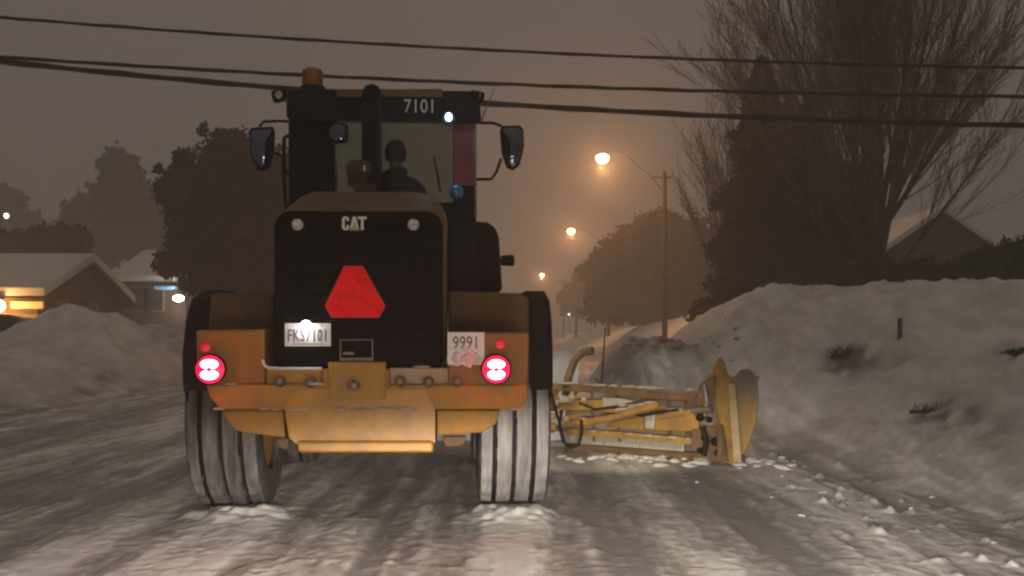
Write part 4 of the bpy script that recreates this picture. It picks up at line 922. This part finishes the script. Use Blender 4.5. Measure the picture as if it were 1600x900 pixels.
# the bare tree
def bare_tree(base, h, spread, lab, seed=3, nlimb=15, trunk=.34, m=None, stems=1, sub=(12, 8, 5)):
    rs = random.Random(seed); t_ = empty('bare_tree', base, 0, lab, 'tree')
    gt = G(); gb = G()
    gt.tube([(0, 0, -1), (.05, 0, 1.0), (0, 0, 2.2)], [trunk * 1.2, trunk, trunk * .9], 12)
    def branch(p, d, ln, r_, depth):
        pts = [p.copy()]; rs_ = [r_]; n = 6 if depth < 3 else 3; cur = p.copy(); dd = d.copy()
        for k in range(n):
            dd = (dd + Vector((rs.gauss(0, .035), rs.gauss(0, .035), .05 + rs.gauss(0, .02)))).normalized(); cur = cur + dd * ln / n; pts.append(cur.copy()); rs_.append(max(.004, r_ * (1 - (k + 1) / n * .85)))
        (gt if depth < 1 else gb).tube(pts, rs_, 6 if depth < 1 else (4 if depth < 2 else 3))
        if depth < 3:
            cnt = sub[depth]
            for i in range(cnt):
                f = .15 + .83 * (i + rs.random()) / cnt; k = min(n - 1, int(f * n)); q = pts[k].lerp(pts[k + 1], f * n - k)
                ax = (pts[k + 1] - pts[k]).normalized(); o_ = Vector((rs.gauss(0, 1), rs.gauss(0, 1), rs.gauss(0, .5))); o_ = (o_ - ax * o_.dot(ax)).normalized()
                ang = R(rs.uniform(10, 30)); branch(q, ax * math.cos(ang) + o_ * math.sin(ang), ln * rs.uniform(.34, .6) * (1.15 - f * .5), max(.007, rs_[k] * .45), depth + 1)
    for i in range(nlimb):
        az = 2 * math.pi * (i * .381966) + rs.uniform(-.2, .2); fr = i / (nlimb - 1); tilt = R(3 + spread * fr ** 1.2)
        z0 = 1.2 + 2.4 * rs.random() if fr > .3 else 1.8; d = Vector((math.sin(tilt) * math.cos(az), math.sin(tilt) * math.sin(az) * .8, math.cos(tilt)))
        branch(Vector((trunk * .5 * math.cos(az), trunk * .5 * math.sin(az), z0)), d, (h - z0) * (1.0 - .48 * fr), trunk * (.31 - .16 * fr), 0)
    obj('trunk', gt, M['bark'], t_, smooth=True); obj('branches', gb, m or M['twig'], t_)
p = W(1362, 0, 30); bare_tree((p.x, 30, 1.3), 12.2, 50, 'huge bare tree with fanned-out branches rising over the right snow bank', 3, 24, .38, sub=(15, 9, 6))
p = W(1128, 0, 36); bare_tree((p.x, 36, .9), 7.2, 34, 'small frosted bare tree beside the left flank of the tall spruce', 9, 12, .14, sub=(9, 7, 4))
# hedge on the right bank
bs = (W(1500, 0, 27).x, 27, 1.1)
clump_tree('hedge', bs, px_clumps(bs, 27, [(1400, 432, 30, 22), (1440, 428, 32, 26), (1490, 432, 36, 24), (1530, 420, 34, 30), (1570, 412, 34, 30), (1610, 410, 40, 32), (1650, 408, 40, 34), (1460, 450, 60, 20), (1560, 448, 80, 22)], .5), 26000, .06, M['needle'], 'low dark hedge along the crest of the right snow bank', 'hedge', trunk_r=.06)
bs = (W(1290, 0, 29).x, 29, 1.0)
clump_tree('shrub', bs, px_clumps(bs, 29, [(1215, 462, 30, 30), (1250, 445, 35, 28), (1290, 430, 40, 28), (1330, 428, 36, 22), (1185, 478, 18, 24)], .6), 14000, .06, M['needle'], 'dark shrub mass at the foot of the spruces behind the bank', 'shrub', trunk_r=.06)

# ------------------------------------------------------------------ houses
def gable_house(base, x0, x1, y0, y1, ze, zr, wallm, lab, roofover=.35, gable='x', chimney=False, parts=()):
    h = empty('house', base, 0, lab, 'house'); g = G(); ym = (y0 + y1) / 2; xm = (x0 + x1) / 2
    if gable == 'x': g.prism([(y0, -.6), (y1, -.6), (y1, ze), (ym, zr), (y0, ze)], 'x', x0, x1)
    else: g.prism([(x0, -.6), (x1, -.6), (x1, ze), (xm, zr), (x0, ze)], 'y', y0, y1)
    obj('wall', g, wallm, h)
    o_ = roofover; sl = (zr - ze) / ((y1 - y0) / 2 if gable == 'x' else (x1 - x0) / 2)
    def roofm(th, lift, ext, name, m, par):
        g = G()
        if gable == 'x':
            pr_ = [(y0 - o_ - ext, ze - (o_ + ext) * sl + lift), (ym, zr + lift), (y1 + o_ + ext, ze - (o_ + ext) * sl + lift), (y1 + o_ + ext, ze - (o_ + ext) * sl + lift + th), (ym, zr + lift + th), (y0 - o_ - ext, ze - (o_ + ext) * sl + lift + th)]
            g.prism(pr_, 'x', x0 - o_, x1 + o_)
        else:
            pr_ = [(x0 - o_ - ext, ze - (o_ + ext) * sl + lift), (xm, zr + lift), (x1 + o_ + ext, ze - (o_ + ext) * sl + lift), (x1 + o_ + ext, ze - (o_ + ext) * sl + lift + th), (xm, zr + lift + th), (x0 - o_ - ext, ze - (o_ + ext) * sl + lift + th)]
            g.prism(pr_, 'y', y0 - o_, y1 + o_)
        return obj(name, g, m, par, bevel=.03)
    rf = roofm(.14, .01, 0, 'roof', M['brick_far'], h); roofm(.26, .16, -.04, 'roof_snow', M['snow'], rf)
    return h
def window(h, x, y, z, w_, ht, face='y', m='darkglass'):
    g = G(); g.boxb(x - w_ / 2, x + w_ / 2, y - .05, y - .01, z - ht / 2, z + ht / 2) if face == 'y' else g.boxb(x + .01, x + .05, y - w_ / 2, y + w_ / 2, z - ht / 2, z + ht / 2)
    wi = obj('window', g, M['grey_trim'], h, bevel=.01); d = .07
    g = G(); g.boxb(x - w_ / 2 + d, x + w_ / 2 - d, y - .065, y - .052, z - ht / 2 + d, z + ht / 2 - d) if face == 'y' else g.boxb(x + .052, x + .065, y - w_ / 2 + d, y + w_ / 2 - d, z - ht / 2 + d, z + ht / 2 - d)
    obj('pane', g, M[m], wi)
# house 1: ridge along x, gable to the right
xg, yr, yf, ybk = -13.1, 35.0, 31.2, 38.8
zr1, ze1 = CAM_Z + (HY - 399) / F * 35 - .5, CAM_Z + (HY - 466) / F * 31.2 - .5
b1 = (0, 0, .5)
h1 = gable_house(b1, -29, xg - .35, yf + .35, ybk - .35, ze1, zr1 - .35, M['brick'], 'low house with a wide snowy roof and brown gable, orange lamp on its front', .35)
wy_ = yf + .35
q = W(44, 474, wy_); g = G(); g.boxb(q.x - .46, q.x + .46, wy_ - .10, wy_ - .02, q.z - .5 - .15, q.z - .5 + .13); obj('lit_panel', g, M['lit_sign'], h1, bevel=.01)
q = W(32, 498, wy_); g = G(); g.boxb(q.x - 1.5, q.x + .9, wy_ - .06, wy_ - .01, -.3, q.z - .5 + .12); gd = obj('garage_door', g, M['siding'], h1, bevel=.01)
q = W(-2, 478, wy_ - .35); g = G(); g.ball((q.x, q.y, q.z - .5), .17, 10); wl = obj('wall_lamp', g, M['sodium'], h1, smooth=True)
g = G(); g.boxb(q.x - .12, q.x + .12, q.y - .1, wy_, q.z - .5 + .17, q.z - .5 + .24); obj('lamp_bracket', g, M['black'], wl)
lamp('house_light', 'POINT', (q.x, q.y - .25, q.z - .1), 150, (1, .50, .16), .12)
for yw, zw in ((33.2, 1.35), (35.6, 1.35)): window(h1, xg - .35, yw, zw, 1.0, 1.1, 'x')
q = W(118, 0, 33)
# house 2
h2 = gable_house((0, 0, .5), W(196, 0, 45).x, W(296, 0, 45).x, 44.5, 52, CAM_Z + (HY - 443) / F * 44.5 - .5, CAM_Z + (HY - 392) / F * 48 - .5 - .35, M['brick_far'], 'brown house with a small snowy roof beside the left evergreen, bright lamp on its corner', .35)
for px in (215, 240): q = W(px, 468, 44.5); window(h2, q.x, 44.5, q.z - .5, .9, 1.0)
q = W(279, 466, 43.9); g = G(); g.ball((q.x, q.y, q.z - .5), .16, 10, (1.3, 1, .8)); wl = obj('wall_lamp', g, M['warm'], h2, smooth=True)
g = G(); g.boxb(q.x - .1, q.x + .1, q.y, 44.5, q.z - .5 + .14, q.z - .5 + .2); obj('lamp_bracket', g, M['black'], wl)
lamp('porch_light', 'POINT', (q.x, q.y - .3, q.z), 60, (1, .9, .78), .1)
q = W(256, 449, 43.9); g = G(); g.boxb(q.x - .42, q.x + .42, 44.0, 44.5, q.z - .5 - .07, q.z - .5 + .06); obj('awning', g, M['blue_sign'], h2, bevel=.02)
# right house in the dark
q = W(1470, 0, 44)
h3 = gable_house((0, 0, 1.0), q.x - 2.2, q.x + 2.2, 44, 54, CAM_Z + (HY - 398) / F * 44 - 1.0, CAM_Z + (HY - 338) / F * 44 - 1.0, M['brick'], 'dim gabled house behind the bare tree on the right', .3, gable='y')
window(h3, q.x, 44, 1.9, 1.2, 1.0)

# ------------------------------------------------------------------ parked car behind the left bank
cx0, cy0 = W(12, 0, 28.3).x, 28.3
car = empty('parked_car', (cx0, cy0, .35), R(8), 'dark parked car behind the left snow bank with orange light on its roof', 'car')
def car_section(x, wd, zb, zt, r_=.12): return [(x, p_[0], p_[2]) for p_ in rrect(-wd, wd, zb, zt, 0, r_)]
g = G(); g.loft([car_section(x, wd, zb, zt, .10) for x, wd, zb, zt in ((-2.2, .70, .45, .80), (-2.1, .80, .30, .95), (-1.2, .86, .25, 1.0), (0, .88, .25, 1.0), (1.1, .87, .25, .98), (1.9, .82, .28, .86), (2.2, .70, .40, .70))]); cbody = obj('body', g, M['carpaint'], car, smooth=True)
g = G(); g.loft([car_section(x, wd, .96, zt, .06) for x, wd, zt in ((-1.95, .70, 1.10), (-1.5, .68, 1.42), (-.8, .66, 1.50), (.2, .66, 1.48), (.7, .67, 1.30), (1.15, .72, 1.09))]); obj('cabin', g, M['darkglass'], car, smooth=True)
g = G(); g.loft([car_section(x, wd, z0, z0 + .05, .02) for x, wd, z0 in ((-1.55, .64, 1.39), (-.8, .63, 1.475), (.2, .63, 1.455), (.45, .60, 1.39))]); obj('roof', g, M['carpaint'], car, smooth=True)
for x in (-1.35, 1.35):
    for y in (-.80, .80):
        g = G(); g.lathe([(.20, -.11), (.31, -.11), (.33, -.07), (.33, .07), (.31, .11), (.20, .11)], (x, y, .31), 'y', 24); wv = obj('wheel', g, M['rubber'], car, smooth=True)
        g = G(); g.lathe([(.20, -.09), (.20, .09)], (x, y, .31), 'y', 20); obj('rim', g, M['steel'], wv, smooth=True)
for y in (-.6, .6):
    g = G(); g.box((2.1, y, .66), (.12, .28, .12)); obj('headlight', g, M['lens_w'], car, bevel=.02)
    g = G(); g.box((-2.13, y, .78), (.12, .26, .14)); obj('tail_lamp', g, M['red_dim'], car, bevel=.02)

# ------------------------------------------------------------------ small things on the banks
hx_, hy_, z0 = hit(1405, 529)
st = empty('marker_post', (hx_, hy_, z0), 0, 'short dark marker post stuck in the right snow bank', 'post')
g = G(); g.tube([(0, 0, -.3), (.01, 0, .30), (0, 0, CAM_Z + (HY - 494) / F * hy_ - z0)], [.035, .03, .035], 8); obj('stake', g, M['wood'], st, smooth=True)
g = G(); g.ball((0, 0, CAM_Z + (HY - 494) / F * hy_ - z0), .05, 8, (1, 1, .7)); obj('cap', g, M['snow'], st, smooth=True)
q = W(941, 548, 17.5); zz = H(q.x, 17.5)
g = G(); g.tube([(q.x, 17.5, zz - .1), (q.x - .01, 17.5, zz + .22), (q.x + .05, 17.5, CAM_Z + (HY - 511) / F * 17.5)], [.022, .018, .010], 6); g.tube([(q.x, 17.5, zz + .22), (q.x - .12, 17.5, zz + .34)], [.012, .006], 5)
tag(obj('stick', g, M['bark']), 'thin bare stick poking out of the windrow just behind the arched plough brace', 'stick')
def debris(n, cx, cy_, sx_, sy_, r0, r1, m, name, lab, cat, grp):
    for k in range(n):
        x, y = cx + rng.normal() * sx_, cy_ + rng.normal() * sy_; z = H(x, y); r_ = rng.uniform(r0, r1); g = G()
        rings = []
        for a in range(6):
            t_ = math.pi * a / 5; rings.append([(1.5 * r_ * rng.uniform(.6, 1.3) * max(.02, math.sin(t_)) * math.cos(q), r_ * rng.uniform(.7, 1.2) * max(.02, math.sin(t_)) * math.sin(q), -r_ * rng.uniform(.35, .6) * math.cos(t_)) for q in [2 * math.pi * i / 7 for i in range(7)]])
        g.loft(rings); o = obj(name, g, m); o.location = (x, y, z + r_ * .08); o.rotation_euler = (rng.uniform(-.3, .3), rng.uniform(-.3, .3), rng.uniform(-.6, .6)); tag(o, lab, cat, grp)
M['dirty'] = mat('dirty_snow', (.20, .17, .14), .9, 0, (.42, .39, .35), 10, .4, .7, .4, 30)
debris(40, 2.6, 19.6, .7, .9, .02, .06, M['dirty'], 'snow_clod', 'dirty snow clod on the crest of the windrow beside the plough', 'snow clod', 'dirty snow clods on the windrow')
debris(34, 2.55, 12.0, .30, .22, .02, .075, M['snow'], 'snow_lump', 'loose white snow lump spilling off the outer end of the wing plough', 'snow lump', 'white snow lumps at the wing plough tip')
debris(40, 1.3, 12.3, .45, .18, .02, .06, M['snow'], 'snow_lump', 'loose white snow lump under the cutting edge of the wing plough', 'snow lump', 'white snow lumps under the wing plough')
debris(22, 3.0, 9.0, .7, 1.6, .008, .024, M['snow'], 'snow_crumb', 'small snow crumb scattered on the right edge of the road', 'snow crumb', 'snow crumbs on the right road edge')
# small green shrub tip at the right edge
q = hit(1590, 554); bs = (q[0], q[1], q[2] - .02)
clump_tree('evergreen_twig', bs, [(-.05, 0, .04, .10, .05, .03), (.08, 0, .06, .12, .05, .04)], 500, .018, M['green'], 'small green evergreen twig poking through the right snow bank', 'plant', trunk_r=.01)

def brush(px, py, h, w_, n, lab, seed):
    rs = random.Random(seed); a_ = hit(px, py); b_ = empty('twig_brush', (a_[0], a_[1], a_[2] - .03), 0); g = G()
    g.tube([(-w_ * .45, 0, .0), (0, .01, .015), (w_ * .45, 0, 0)], .02, 6)
    for k in range(n):
        x0, y0 = rs.uniform(-.5, .5) * w_ * .8, rs.uniform(-.5, .5) * w_ * .3; p = Vector((x0, y0, 0)); d = Vector((rs.gauss(0, .6), rs.gauss(0, .5), 1)).normalized(); pts = [p]
        for j in range(3): d = (d + Vector((rs.gauss(0, .2), rs.gauss(0, .2), -.1))).normalized(); pts.append(pts[-1] + d * h * rs.uniform(.2, .4))
        g.tube(pts, [.008, .006, .005, .003], 3)
    bpy.data.objects.remove(b_); o = obj('dead_brush', g, M['bark']); o.location = (a_[0], a_[1], a_[2] - .03); return tag(o, lab, 'brush')
brush(1325, 556, .20, .55, 60, 'low dead brush poking through the snow left of the marker post', 3)
brush(1462, 640, .12, .60, 44, 'low dead brush on the lower slope of the right snow bank', 4)
